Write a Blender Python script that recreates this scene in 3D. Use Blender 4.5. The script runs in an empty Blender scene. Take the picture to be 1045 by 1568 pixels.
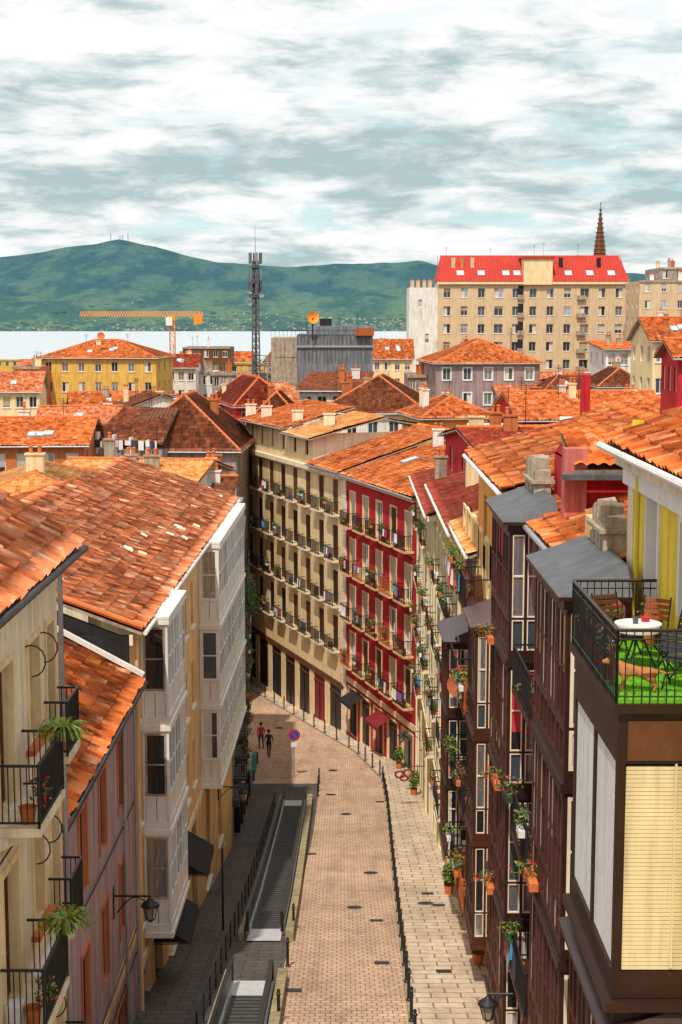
import bpy, math, random
import numpy as np
from mathutils import Vector, noise
random.seed(11); rng=np.random.default_rng(5)
FPX=2300.0; CX=522.5; CY=784.0; T=math.atan((784-490)/FPX); cT,sT=math.cos(T),math.sin(T)
def S(u,v,Y):
    """survey helper: bearing (u,v) measured on the photograph + horizontal distance -> world metres (camera station = origin)"""
    up=CY-v; fy=FPX*cT+up*sT; fz=-FPX*sT+up*cT; k=Y/fy
    return ((u-CX)*k, Y, fz*k)
GY=[-60,20,40,60,80,95,105,120,135,160,300,600,720,900,7900,8300,16000,40000]
GZ=[-4,-15.8,-19.6,-23.8,-27.4,-29.7,-30.8,-32,-33,-34.5,-42,-57,-62,-75,-75,-62,-50,-50]
def g(y): return float(np.interp(y,GY,GZ))
def hit(u,v):
    lo,hi=25.,200.
    for _ in range(50):
        m=(lo+hi)/2
        if S(u,v,m)[2]>g(m): lo=m
        else: hi=m
    return S(u,v,lo)
scene=bpy.context.scene
# ------------------------------------------------------------------ materials
MATS={}
def nt(name):
    m=bpy.data.materials.new(name); m.use_nodes=True; t=m.node_tree; b=t.nodes['Principled BSDF']; MATS[name]=m
    return m,t,b
def N(t,ty,**k):
    n=t.nodes.new(ty)
    for a,v in k.items():
        if a in('op',): n.operation=v
        else: setattr(n,a,v)
    return n
def noise_n(t,vec,scale,detail=4,rough=.55,dist=0):
    n=N(t,'ShaderNodeTexNoise'); n.inputs['Scale'].default_value=scale; n.inputs['Detail'].default_value=detail
    n.inputs['Roughness'].default_value=rough; n.inputs['Distortion'].default_value=dist
    t.links.new(vec,n.inputs['Vector']); return n.outputs['Fac']
def mr(t,x,a,b,c,d):
    n=N(t,'ShaderNodeMapRange'); t.links.new(x,n.inputs[0])
    for i,v in enumerate((a,b,c,d)): n.inputs[i+1].default_value=v
    return n.outputs[0]
def mth(t,op,a,b=None):
    n=N(t,'ShaderNodeMath',op=op)
    for i,x in enumerate((a,b)):
        if x is None: continue
        if isinstance(x,(int,float)): n.inputs[i].default_value=x
        else: t.links.new(x,n.inputs[i])
    return n.outputs[0]
def scl(t,col,val):
    n=N(t,'ShaderNodeVectorMath',op='SCALE')
    if isinstance(col,tuple): n.inputs[0].default_value=col
    else: t.links.new(col,n.inputs[0])
    if isinstance(val,(int,float)): n.inputs[3].default_value=val
    else: t.links.new(val,n.inputs[3])
    return n.outputs[0]
def mixc(t,f,a,b):
    n=N(t,'ShaderNodeMix',data_type='RGBA')
    if isinstance(f,(int,float)): n.inputs[0].default_value=f
    else: t.links.new(f,n.inputs[0])
    for i,x in ((6,a),(7,b)):
        if isinstance(x,tuple): n.inputs[i].default_value=(*x,1)
        else: t.links.new(x,n.inputs[i])
    return n.outputs[2]
def mapping(t,vec,sc=(1,1,1),rot=(0,0,0)):
    n=N(t,'ShaderNodeMapping'); n.inputs['Scale'].default_value=sc; n.inputs['Rotation'].default_value=rot
    t.links.new(vec,n.inputs['Vector']); return n.outputs[0]
def bump(t,b,h,st,dist=.02):
    n=N(t,'ShaderNodeBump'); n.inputs['Strength'].default_value=st; n.inputs['Distance'].default_value=dist
    t.links.new(h,n.inputs['Height']); t.links.new(n.outputs[0],b.inputs['Normal'])
def mk(name,col,rough=.85,var=.14,ns=.8,streak=0,bst=.25,bs=25,metal=0,spec=.3):
    m,t,b=nt(name); tc=N(t,'ShaderNodeTexCoord').outputs['Object']
    v=mr(t,noise_n(t,tc,ns,5,.6),.25,.75,1-var,1+var*.6)
    v=mth(t,'MULTIPLY',v,mr(t,noise_n(t,tc,ns*9,2),.3,.7,1-var*.35,1+var*.3))
    c=None
    if streak:
        s=noise_n(t,mapping(t,tc,(3.2,3.2,.22)),1.2,4,.65); sf=mr(t,s,.44,.70,0,min(1,streak*2.4))
        c=mixc(t,sf,tuple(col),(col[0]*.52,col[1]*.46,col[2]*.40))
    c=scl(t,c or tuple(col),v); t.links.new(c,b.inputs['Base Color'])
    b.inputs['Roughness'].default_value=rough; b.inputs['Metallic'].default_value=metal
    b.inputs['Specular IOR Level'].default_value=spec
    if bst: bump(t,b,noise_n(t,tc,bs,2),bst,.015)
    return m
def tilemat(name,pal,dirt=.35,lich=(.80,.54,.34),dk=.6):
    m,t,b=nt(name); uv=N(t,'ShaderNodeUVMap').outputs[0]; tc=N(t,'ShaderNodeTexCoord').outputs['Object']
    fl=N(t,'ShaderNodeVectorMath',op='FLOOR'); t.links.new(uv,fl.inputs[0])
    w=N(t,'ShaderNodeTexWhiteNoise',noise_dimensions='2D'); t.links.new(fl.outputs[0],w.inputs[0])
    r=N(t,'ShaderNodeValToRGB'); e=r.color_ramp.elements
    while len(e)<len(pal): e.new(.5)
    for i,c in enumerate(pal): e[i].position=i/(len(pal)-1); e[i].color=(*c,1)
    t.links.new(w.outputs[0],r.inputs[0])
    v=mr(t,noise_n(t,tc,.32,5,.65),.3,.7,1-dirt,1.14)
    c=scl(t,r.outputs[0],v)
    nn=noise_n(t,tc,2.3,5,.72)
    c=mixc(t,mr(t,nn,.56,.69,0,.6),c,lich)
    c=mixc(t,mr(t,nn,.48,.31,0,dk),c,tuple(x*.26 for x in pal[0]))
    t.links.new(c,b.inputs['Base Color']); b.inputs['Roughness'].default_value=.88; b.inputs['Specular IOR Level'].default_value=.2
    return m
tilemat('tile_orange',[(.34,.07,.025),(.58,.11,.02),(.74,.17,.035),(.80,.23,.055),(.66,.13,.025),(.84,.36,.15)],.3)
tilemat('tile_salmon',[(.42,.10,.04),(.62,.15,.05),(.78,.24,.09),(.82,.28,.12),(.68,.17,.055),(.88,.48,.30)],.22,(.92,.68,.50),.5)
tilemat('tile_yellow',[(.62,.20,.05),(.84,.36,.10),(.88,.46,.18),(.72,.25,.06)],.22)
tilemat('tile_brown',[(.16,.042,.022),(.25,.07,.03),(.33,.09,.035),(.20,.06,.033),(.40,.14,.07)],.4,(.36,.22,.13))
tilemat('tile_red',[(.30,.035,.018),(.40,.055,.025),(.28,.04,.02),(.48,.09,.045)],.35,(.45,.26,.18))
mk('cream',(.88,.67,.38),streak=.22); mk('cream_white',(.87,.74,.54),streak=.22); mk('white_wall',(.80,.77,.72),streak=.28)
mk('peach',(.86,.55,.27),streak=.32); mk('lilac',(.50,.34,.36),streak=.42); mk('white_trim',(.80,.77,.73),.6,.09,streak=.10,bst=0)
mk('red_wall',(.56,.022,.030),streak=.34); mk('olive',(.52,.42,.10),streak=.3); mk('yellow_wall',(.88,.64,.06),streak=.25)
mk('ochre',(.76,.46,.10),streak=.28); mk('orange_wall',(.80,.36,.07),streak=.28); mk('salmon_wall',(.64,.22,.10),streak=.38); mk('pink_wall',(.60,.17,.14),streak=.35)
mk('beige',(.68,.49,.30),streak=.2); mk('grey_wall',(.38,.31,.29),streak=.42); mk('mauve_wall',(.36,.26,.25),streak=.35)
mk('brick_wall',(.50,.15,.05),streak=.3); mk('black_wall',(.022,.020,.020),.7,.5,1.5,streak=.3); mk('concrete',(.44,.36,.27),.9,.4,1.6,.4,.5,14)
mk('stone',(.40,.32,.22),.9,.3,2,.2,.5,10); mk('wood_dark',(.036,.013,.009),.4,.35,2,.15,.1,spec=.5); mk('wood_red',(.075,.018,.011),.42,.35,2,.15,.1,spec=.5)
mk('wood_brown',(.15,.056,.022),.6,.25,2,.1,.15); mk('iron',(.012,.012,.014),.5,.2,4,0,0,spec=.5); mk('rust',(.40,.10,.03),.8,.3,4)
mk('slate',(.10,.105,.115),.6,.35,2,.2,.4,18,spec=.5); mk('zinc',(.42,.43,.45),.45,.2,2,.1,.1,metal=.5); mk('grey_metal',(.22,.24,.265),.5,.28,.7,.45,.1,metal=.2)
mk('red_metal_roof',(.52,.04,.022),.6,.18,.3,.25,0); mk('steel',(.66,.66,.68),.4,.2,3,0,.05,metal=.15); mk('shutter_cream',(.84,.70,.42),.55,.1,1.5,.22,.05)
mk('shutter_white',(.80,.79,.77),.55,.08,1.5,.14,.05); mk('asphalt',(.06,.056,.055),.9,.3,.6,0,.5,40); mk('ground',(.16,.14,.11),.95,.3,.02)
mk('curtain',(.66,.62,.55),.9,.15,6,.2,0); mk('rubber',(.085,.08,.07),.6,.3,2,.25,0); mk('moss_stone',(.40,.33,.19),.95,.4,2,.3,.5,14)
mk('terracotta',(.62,.17,.05),.85,.25,3); mk('crane_yellow',(.80,.28,.02),.5,.1,3,0,0); mk('shade_green',(.04,.10,.07),.7); mk('turf',(.15,.44,.015),.95,.4,14,0,0)
mk('skin',(.55,.33,.24),.6,.05,5,0,0); mk('jeans',(.04,.06,.13),.9,.2,20,0,0); mk('shirt_red',(.55,.04,.04),.9,.1,20,0,0); mk('shirt_dark',(.03,.04,.09),.9,.1,20,0,0); mk('hair',(.03,.018,.012),.7,.2,40,0,0)
mk('dog_fur',(.50,.20,.07),.9,.3,9,0,.4,90); mk('shop_paint',(.05,.035,.03),.5,.5,1.,.2,0); mk('shop_red',(.25,.02,.025),.5,.4,1.5,.2,0); mk('cloth_black',(.02,.018,.02),.8,.3,3,0,0)
for i,c in enumerate([(.80,.78,.76),(.58,.05,.07),(.10,.25,.52),(.65,.46,.52),(.06,.06,.08),(.80,.78,.76),(.10,.36,.34),(.30,.10,.32)]): mk('cloth_%d'%i,c,.95,.1,8,0,0)
def leafm(name,c):
    m,t,b=nt(name); tc=N(t,'ShaderNodeTexCoord').outputs['Object']
    t.links.new(scl(t,c,mr(t,noise_n(t,tc,9,2),.3,.7,.5,1.5)),b.inputs['Base Color']); b.inputs['Roughness'].default_value=.6
leafm('leaf_a',(.08,.15,.012)); leafm('leaf_b',(.20,.24,.015)); leafm('leaf_c',(.025,.06,.015)); mk('flower_red',(.6,.02,.04),.7,bst=0); mk('flower_pink',(.65,.05,.3),.7,bst=0)
def glassm(name,c,r=.05,metal=0):
    m,t,b=nt(name); b.inputs['Base Color'].default_value=(*c,1); b.inputs['Roughness'].default_value=r; b.inputs['Specular IOR Level'].default_value=.8; b.inputs['Metallic'].default_value=metal
    tc=N(t,'ShaderNodeTexCoord').outputs['Object']; bump(t,b,noise_n(t,tc,1.3,1),.2,.06)
glassm('glass',(.018,.020,.024)); glassm('glass_blue',(.05,.07,.09),.03); glassm('glass_sky',(.42,.46,.50),.05,.75); glassm('lamp_glass',(.30,.27,.22),.3); glassm('skylight_glass',(.50,.56,.60),.15)
def louver(name,c,per):
    m,t,b=nt(name); tc=N(t,'ShaderNodeTexCoord').outputs['Object']
    sx=N(t,'ShaderNodeSeparateXYZ'); t.links.new(tc,sx.inputs[0])
    w=mth(t,'FRACT',mth(t,'DIVIDE',sx.outputs[2],per)); bump(t,b,w,1.,.03)
    t.links.new(scl(t,c,mr(t,noise_n(t,tc,1.5,3),.3,.7,.8,1.12)),b.inputs['Base Color']); b.inputs['Roughness'].default_value=.6
louver('louver_brown',(.11,.035,.013),.08); louver('louver_white',(.74,.70,.64),.07); louver('louver_cream',(.66,.50,.30),.07)
def pave(name,c1,c2,mo,w,h,rot=0,ms=.012,var=.25,bmp=-.4):
    m,t,b=nt(name); tc=N(t,'ShaderNodeTexCoord').outputs['Object']
    br=N(t,'ShaderNodeTexBrick'); t.links.new(mapping(t,tc,(1,1,1),(0,0,rot)),br.inputs['Vector'])
    br.inputs['Scale'].default_value=1; br.inputs['Brick Width'].default_value=w; br.inputs['Row Height'].default_value=h; br.inputs['Mortar Size'].default_value=ms
    br.inputs['Color1'].default_value=(*c1,1); br.inputs['Color2'].default_value=(*c2,1); br.inputs['Mortar'].default_value=(*mo,1); br.inputs['Bias'].default_value=-.1
    v=mr(t,noise_n(t,tc,.35,5,.65),.3,.7,1-var,1.12); v=mth(t,'MULTIPLY',v,mr(t,noise_n(t,tc,4,4,.7),.3,.7,.82,1.12))
    st=noise_n(t,mapping(t,tc,(1.6,.12,1)),1,4,.6); v=mth(t,'MULTIPLY',v,mr(t,st,.45,.7,1,.78))
    v=mth(t,'MULTIPLY',v,mr(t,noise_n(t,tc,1.1,5,.75),.60,.72,1,.55))
    t.links.new(scl(t,br.outputs[0],v),b.inputs['Base Color']); b.inputs['Roughness'].default_value=.8; bump(t,b,br.outputs[1],bmp,.01)
pave('paving_brick',(.70,.47,.32),(.58,.37,.24),(.26,.16,.11),.30,.30,0,.020)
pave('paving_slab',(.72,.56,.40),(.62,.47,.33),(.26,.19,.14),.9,.6,0,.028)
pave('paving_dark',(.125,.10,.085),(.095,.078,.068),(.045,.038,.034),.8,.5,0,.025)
# ------------------------------------------------------------------ mesh helpers
class Part:
    def __init__(s): s.V=[];s.F=[];s.M=[];s.mats=[]
    def mi(s,m):
        if m not in s.mats: s.mats.append(m)
        return s.mats.index(m)
    def poly(s,pts,m):
        i=len(s.V); s.V+= [tuple(p) for p in pts]; s.F.append(tuple(range(i,i+len(pts)))); s.M.append(s.mi(m))
    def box8(s,p,m):
        i=len(s.V); s.V+=[tuple(q) for q in p]; k=s.mi(m)
        for f in ((3,2,1,0),(4,5,6,7),(0,1,5,4),(1,2,6,5),(2,3,7,6),(3,0,4,7)):
            s.F.append(tuple(i+a for a in f)); s.M.append(k)
    def box(s,x0,x1,y0,y1,z0,z1,m):
        s.box8([(x0,y0,z0),(x1,y0,z0),(x1,y1,z0),(x0,y1,z0),(x0,y0,z1),(x1,y0,z1),(x1,y1,z1),(x0,y1,z1)],m)
    def tube(s,p,q,r,m,n=6,r2=None,cap=True):
        p=Vector(p);q=Vector(q);d=(q-p)
        if d.length<1e-6:return
        d.normalize(); a=d.orthogonal().normalized(); b=d.cross(a); r2=r if r2 is None else r2
        i=len(s.V);k=s.mi(m)
        for c,rr in((p,r),(q,r2)):
            for j in range(n):
                t=2*math.pi*j/n; s.V.append(tuple(c+a*math.cos(t)*rr+b*math.sin(t)*rr))
        for j in range(n):
            s.F.append((i+j,i+(j+1)%n,i+n+(j+1)%n,i+n+j)); s.M.append(k)
        if cap:
            s.F.append(tuple(range(i+n-1,i-1,-1)));s.M.append(k); s.F.append(tuple(range(i+n,i+2*n)));s.M.append(k)
    def lathe(s,c,prof,m,n=12):
        i=len(s.V);k=s.mi(m)
        for r,z in prof:
            for j in range(n):
                t=2*math.pi*j/n; s.V.append((c[0]+r*math.cos(t),c[1]+r*math.sin(t),c[2]+z))
        for a in range(len(prof)-1):
            for j in range(n):
                s.F.append((i+a*n+j,i+a*n+(j+1)%n,i+(a+1)*n+(j+1)%n,i+(a+1)*n+j)); s.M.append(k)
    def leaves(s,c,r,n,size,mats):
        for _ in range(n):
            d=Vector((random.gauss(0,1),random.gauss(0,1),random.gauss(0,1))); d.normalize(); k=random.random()**.4
            p=Vector(c)+Vector((d.x*r[0],d.y*r[1],d.z*r[2]))*k
            a=Vector((random.gauss(0,1),random.gauss(0,1),random.gauss(0,1))).normalized(); b=a.orthogonal().normalized(); z=size*random.uniform(.5,1.3)
            s.poly([p-a*z,p-b*z*.45,p+a*z,p+b*z*.45],random.choice(mats))
class Thing:
    all=[]
    def __init__(s,name): s.name=name; s.e=bpy.data.objects.new(name,None); scene.collection.objects.link(s.e); s.p={}; Thing.all.append(s)
    def part(s,n):
        if n not in s.p: s.p[n]=Part()
        return s.p[n]
    def finish(s):
        for n,p in s.p.items():
            if not p.F: continue
            me=bpy.data.meshes.new(n); me.from_pydata(p.V,[],p.F)
            for m in p.mats: me.materials.append(MATS[m])
            me.polygons.foreach_set('material_index',p.M); me.update()
            o=bpy.data.objects.new(n,me); scene.collection.objects.link(o); o.parent=s.e
def single(name,p):
    me=bpy.data.meshes.new(name); me.from_pydata(p.V,[],p.F)
    for m in p.mats: me.materials.append(MATS[m])
    me.polygons.foreach_set('material_index',p.M); me.update()
    o=bpy.data.objects.new(name,me); scene.collection.objects.link(o); return o
class Fr:
    def __init__(s,A,B):
        s.A=A; dx=B[0]-A[0];dy=B[1]-A[1]; s.L=math.hypot(dx,dy); s.t=(dx/s.L,dy/s.L); s.n=(s.t[1],-s.t[0])
    def xy(s,a,d): return (s.A[0]+s.t[0]*a+s.n[0]*d, s.A[1]+s.t[1]*a+s.n[1]*d)
    def pt(s,a,d,z): x,y=s.xy(a,d); return (x,y,z)
    def box(s,p,a0,a1,d0,d1,z0,z1,m):
        p.box8([s.pt(a0,d1,z0),s.pt(a1,d1,z0),s.pt(a1,d0,z0),s.pt(a0,d0,z0),s.pt(a0,d1,z1),s.pt(a1,d1,z1),s.pt(a1,d0,z1),s.pt(a0,d0,z1)],m)
def infill(b,fr,o,dep):
    s0,s1,z0,z1,k=o[:5]; fm=o[5] if len(o)>5 else 'white_trim'; w=b.part('windows'); fw=min(.07,(s1-s0)*.1)
    def pane(a,c,y,z,d,m): w.poly([fr.pt(a,d,y),fr.pt(c,d,y),fr.pt(c,d,z),fr.pt(a,d,z)],m)
    if k=='shop':
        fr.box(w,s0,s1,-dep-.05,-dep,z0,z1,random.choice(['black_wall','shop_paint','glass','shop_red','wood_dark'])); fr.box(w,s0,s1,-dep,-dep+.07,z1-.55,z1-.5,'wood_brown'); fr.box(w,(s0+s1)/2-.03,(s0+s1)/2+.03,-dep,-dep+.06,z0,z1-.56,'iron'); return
    if k=='shut':
        m=(s0+s1)/2; dd=min(.1,dep*.6)
        fr.box(w,s0+.01,m-.01,-dd-.04,-dd,z0,z1-.01,fm); fr.box(w,m+.01,s1-.01,-dd-.04,-dd,z0,z1-.01,fm)
        if z1-z0>1.8:
            for a,c in((s0+.01,m-.01),(m+.01,s1-.01)): fr.box(w,a+.05,c-.05,-dd+.001,-dd+.012,(z0+z1)/2-.04,(z0+z1)/2+.04,fm)
        return
    for a in((s0,s0+fw,z0,z1),(s1-fw,s1,z0,z1),(s0+fw,s1-fw,z0,z0+fw),(s0+fw,s1-fw,z1-fw,z1)):
        fr.box(w,a[0],a[1],-dep,-dep+.06,a[2],a[3],fm)
    gl=random.choice(['glass','glass','glass_blue','glass_sky']) if k!='pane' else random.choice(['glass','glass_blue','glass_sky','glass_sky'])
    pane(s0,s1,z0,z1,-dep+.02,gl)
    m=(s0+s1)/2
    if s1-s0>.75: fr.box(w,m-.03,m+.03,-dep+.005,-dep+.065,z0+fw,z1-fw,fm)
    if z1-z0>2.1: fr.box(w,s0+fw,s1-fw,-dep+.004,-dep+.055,z0+.75,z0+.82,fm)
    if k=='pane' and z1-z0>1.2: fr.box(w,s0+fw,s1-fw,-dep+.004,-dep+.055,z0+(z1-z0)*.5-.02,z0+(z1-z0)*.5+.02,fm); 
    r=random.random()
    if k=='win' or k=='door':
        if r<.28: zz=z1-(z1-z0)*random.uniform(.2,.95); pane(s0+fw,s1-fw,zz,z1,-dep+.075,random.choice(['louver_white','louver_cream']))
        elif r<.5:
            a=random.choice([(s0+fw,m-.04),(m+.04,s1-fw),(s0+fw,m-.04)]); pane(a[0],a[1],z0+fw,z1-fw,-dep+.026,'curtain')
    if k=='pane':
        if r<.18: pane(s0+fw,s0+(s1-s0)*random.uniform(.3,.6),z0+fw,z1-fw,-dep+.026,'curtain')
        elif r<.30: pane(s0+fw,s1-fw,z0+(z1-z0)*random.uniform(.1,.7),z1-fw,-dep+.026,random.choice(['curtain','louver_cream','louver_white','cloth_1']))
def facade(b,A,B,z0,z1,ops,wall,dep=.2,trim=None,sill=False,part='walls'):
    fr=Fr(A,B); p=b.part(part); L=fr.L
    ops=[o for o in ops if o[0]>.01 and o[1]<L-.01]
    ss=sorted({0,L}|{o[0] for o in ops}|{o[1] for o in ops}); zs=sorted({z0,z1}|{o[2] for o in ops}|{o[3] for o in ops})
    for j in range(len(zs)-1):
        zc=(zs[j]+zs[j+1])/2; run=None
        for i in range(len(ss)-1):
            sc=(ss[i]+ss[i+1])/2; hole=any(o[0]<sc<o[1] and o[2]<zc<o[3] for o in ops)
            if not hole and run is None: run=ss[i]
            if run is not None and (hole or i==len(ss)-2):
                e=ss[i] if hole else ss[i+1]
                p.poly([fr.pt(run,0,zs[j]),fr.pt(e,0,zs[j]),fr.pt(e,0,zs[j+1]),fr.pt(run,0,zs[j+1])],wall); run=None
    for o in ops:
        a,c,y,z=o[:4]
        for q in(((a,0,y),(a,-dep,y),(a,-dep,z),(a,0,z)),((c,-dep,y),(c,0,y),(c,0,z),(c,-dep,z)),((a,0,z),(a,-dep,z),(c,-dep,z),(c,0,z)),((a,-dep,y),(a,0,y),(c,0,y),(c,-dep,y))):
            p.poly([fr.pt(*k) for k in q],trim or wall)
        infill(b,fr,o,dep)
        if trim:
            t=b.part('trim'); w=.13
            fr.box(t,a-w,a-.002,.0,.035,y,z,trim); fr.box(t,c+.002,c+w,.0,.035,y,z,trim); fr.box(t,a-w,c+w,.0,.045,z+.002,z+w,trim)
        if sill: fr.box(b.part('trim'),a-.1,c+.1,0.,.1,y-.1,y-.01,trim or 'white_trim')
    return fr
def gops(L,n,w,zf,h,k,fm='white_trim',m=.0,off=.9,cen=None):
    out=[]; st=(L-2*m)/n
    for z in zf:
        for i in range(n):
            c=m+st*(i+.5); kk=random.choice(k) if isinstance(k,(list,tuple)) else k
            out.append((c-w/2,c+w/2,z+off,z+off+h,kk,fm))
    return out
def balcony(b,fr,s0,s1,z,dep=.65,rail='iron',slab='concrete',h=1.0,bar=.13,plant=.4,cloth=.15,th=.016):
    p=b.part('balconies'); fr.box(p,s0,s1,0.001,dep,z-.14,z,slab); r=b.part('railings')
    for s in(s0+.15,s1-.25): p.box8([fr.pt(s,.002,z-.45),fr.pt(s+.1,.002,z-.45),fr.pt(s+.1,.001,z-.45),fr.pt(s,.001,z-.45),fr.pt(s,dep*.8,z-.142),fr.pt(s+.1,dep*.8,z-.142),fr.pt(s+.1,.001,z-.142),fr.pt(s,.001,z-.142)],slab)
    fr.box(r,s0,s1,dep-.05,dep-.01,z+h-.04,z+h,rail); fr.box(r,s0,s1,dep-.045,dep-.015,z+.08,z+.11,rail)
    for s in(s0,s1-.04):
        fr.box(r,s,s+.04,0,dep-.05,z+h-.04,z+h,rail); fr.box(r,s,s+.035,0,dep-.05,z+.08,z+.11,rail)
        fr.box(r,s,s+.04,dep-.05,dep-.01,z,z+h-.04,rail)
        k=bar
        while k<dep-.08: fr.box(r,s+.01,s+.01+th,k,k+th,z+.11,z+h-.04,rail); k+=bar
    a=s0+bar
    while a<s1-.05: fr.box(r,a,a+th,dep-.04,dep-.04+th,z+.02,z+h-.04,rail); a+=bar
    if random.random()<plant:
        pl=b.part('plants')
        for _ in range(random.randint(1,3)):
            a=random.uniform(s0+.25,s1-.25); q=fr.pt(a,dep-.18,z); pl.lathe(q,[(.09,0),(.13,.22),(.14,.24)],'terracotta',8)
            zz=random.choice([0,.75]); 
            if zz: fr.box(pl,a-.25,a+.25,dep,dep+.14,z+.72,z+.88,random.choice(['terracotta','white_trim','leaf_c']))
            pl.leaves(fr.pt(a,dep+(.05 if zz else -.15),z+.35+zz),(random.uniform(.18,.36),random.uniform(.15,.3),random.uniform(.14,.34)),100,.06,['leaf_a','leaf_b','leaf_c','leaf_c',random.choice(['flower_red','leaf_b','leaf_a'])])
    if random.random()<.35: fr.box(b.part('clutter'),s0+.1,s0+.1+random.uniform(.2,.45),.05,.3,z,z+random.uniform(.3,.8),random.choice(['white_trim','cloth_2','wood_brown','zinc']))
    if random.random()<cloth: laundry(b,fr,s0+.1,s0+.1+(s1-s0-.2)*random.uniform(.4,1),dep+.06,z+h-.05)
def laundry(b,fr,s0,s1,d,z,mats=None):
    p=b.part('laundry'); a=s0; fr.box(p,s0,s1,d,d+.01,z,z+.01,'iron')
    while a<s1-.15:
        w=random.uniform(.25,.5); h=random.uniform(.35,.8); m=random.choice(mats or ['cloth_%d'%i for i in range(8)]); n=5; w=min(w,s1-a)
        for i in range(n):
            x0=a+w*i/n;x1=a+w*(i+1)/n; d0=d+.04*math.sin(i*1.9+a);d1=d+.04*math.sin((i+1)*1.9+a)
            p.poly([fr.pt(x0,d0+.02,z-h*random.uniform(.97,1)),fr.pt(x1,d1+.02,z-h),fr.pt(x1,d1*.3+d*.7,z),fr.pt(x0,d0*.3+d*.7,z)],m)
        a+=w+random.uniform(.03,.2)
def inpoly(px,py,poly):
    r=np.zeros(px.shape,bool); n=len(poly); j=n-1
    for i in range(n):
        xi,yi=poly[i];xj,yj=poly[j]
        if abs(yj-yi)>1e-9: r^=((yi>py)!=(yj>py))&(px<(xj-xi)*(py-yi)/(yj-yi)+xi)
        j=i
    return r
def tiles(b,pts,mat,pitch=.25,row=.38,amp=.05,seg=6,lip=.035,jit=.012,under=True,gut=None):
    P=np.array(pts,float); e=P[1]-P[0]; e/=np.linalg.norm(e); n=np.cross(e,P[-1]-P[0]); n/=np.linalg.norm(n)
    if n[2]<0:n=-n
    up=np.cross(n,e); 
    if np.dot(P[-1]-P[0],up)<0: up=-up
    Q=np.stack([(P-P[0])@e,(P-P[0])@up],1); u0,u1=Q[:,0].min(),Q[:,0].max(); v0,v1=Q[:,1].min(),Q[:,1].max()
    nc=max(2,int(math.ceil((u1-u0)/pitch))); nr=max(2,int(math.ceil((v1-v0)/row))); nu=nc*seg+1
    i=np.arange(nu); us=u0+i*pitch/seg; ph=(i%seg)/seg; prof=amp*(.5-.5*np.cos(2*np.pi*ph))**.75
    J=rng.normal(0,jit,(nr,nc+1)); K=rng.normal(0,jit*.9,(nr,nc+1)); col=i//seg
    vs=np.empty(2*nr); vs[0::2]=v0+np.arange(nr)*row-.02; vs[1::2]=v0+(np.arange(nr)+1)*row
    U=np.tile(us,(2*nr,1)); Vv=np.tile(vs[:,None],(1,nu)); Hh=np.tile(prof,(2*nr,1))
    Hh[0::2]+=lip+J[:,col]; Hh[1::2]+=J[:,col]*.3; Vv[0::2]+=K[:,col]; 
    Hh+=.025*np.sin(U*.9+Vv*.4)+.02*np.sin(Vv*1.3-U*.31)
    W=P[0]+U[...,None]*e+Vv[...,None]*up+Hh[...,None]*n
    a=np.arange(2*nr-1)[:,None]*nu+np.arange(nu-1)[None]; faces=np.stack([a,a+1,a+1+nu,a+nu],-1).reshape(-1,4)
    cu=(U[:-1,:-1]+U[:-1,1:])/2; cv=(Vv[:-1,:-1]+Vv[1:,:-1])/2
    keep=inpoly(cu.ravel(),cv.ravel(),[tuple(q) for q in Q]); faces=faces[keep]
    uvx=np.tile(i/seg,(2*nr,1)); jj=np.repeat(np.arange(nr),2)+np.tile([.03,.97],nr); uvy=np.tile(jj[:,None],(1,nu))
    off=random.randint(0,900); me=bpy.data.meshes.new('roof_tiles'); nf=len(faces)
    me.vertices.add(W.shape[0]*W.shape[1]); me.vertices.foreach_set('co',W.reshape(-1).astype(np.float32))
    me.loops.add(nf*4); me.loops.foreach_set('vertex_index',faces.reshape(-1).astype(np.int32)); me.polygons.add(nf)
    me.polygons.foreach_set('loop_start',np.arange(0,nf*4,4,dtype=np.int32)); me.polygons.foreach_set('loop_total',np.full(nf,4,dtype=np.int32))
    me.update(calc_edges=True); uvl=me.uv_layers.new(name='UVMap')
    fx=uvx.reshape(-1)[faces]; fy=uvy.reshape(-1)[faces]; fx=fx*.98+fx.mean(1,keepdims=True)*.02
    uvl.data.foreach_set('uv',(np.stack([fx+off,fy],-1)).reshape(-1).astype(np.float32))
    me.materials.append(MATS[mat]); o=bpy.data.objects.new('roof_tiles',me); scene.collection.objects.link(o); o.parent=b.e
    if under:
        q=[tuple(x-n*.07) for x in P]; b.part('roof_deck').poly(q,'wood_brown'); r=b.part('roof_deck'); q2=[tuple(x-n*.16) for x in P]
        for k in range(len(q)): r.poly([q[k],q[(k+1)%len(q)],q2[(k+1)%len(q)],q2[k]],'concrete')
        r.poly(q2[::-1],'concrete')
    if gut: b.part('gutters').tube(tuple(P[0]-up*.08-n*.06),tuple(P[1]-up*.08-n*.06),.07,gut,8)
def cap(b,p,q,mat='terracotta',r=.13):
    p=Vector(p);q=Vector(q); n=max(1,int((q-p).length/.45)); r0=b.part('ridge_caps')
    for i in range(n): r0.tube(p.lerp(q,i/n),p.lerp(q,(i+1.08)/n),r*random.uniform(1.0,1.12),mat,8,r*.85)
def chimney(b,x,y,z,w,d,h,m='white_wall',pots=2):
    p=b.part('chimneys'); p.box(x-w/2,x+w/2,y-d/2,y+d/2,z-1.2,z+h,m); p.box(x-w/2-.07,x+w/2+.07,y-d/2-.07,y+d/2+.07,z+h+.002,z+h+.1,m)
    for i in range(pots):
        xx=x-w/2+w*(i+.5)/pots; p.lathe((xx,y,z+h+.1),[(.11,0),(.1,.35),(.14,.36),(.14,.42),(0,.46)],'terracotta',8)
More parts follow.
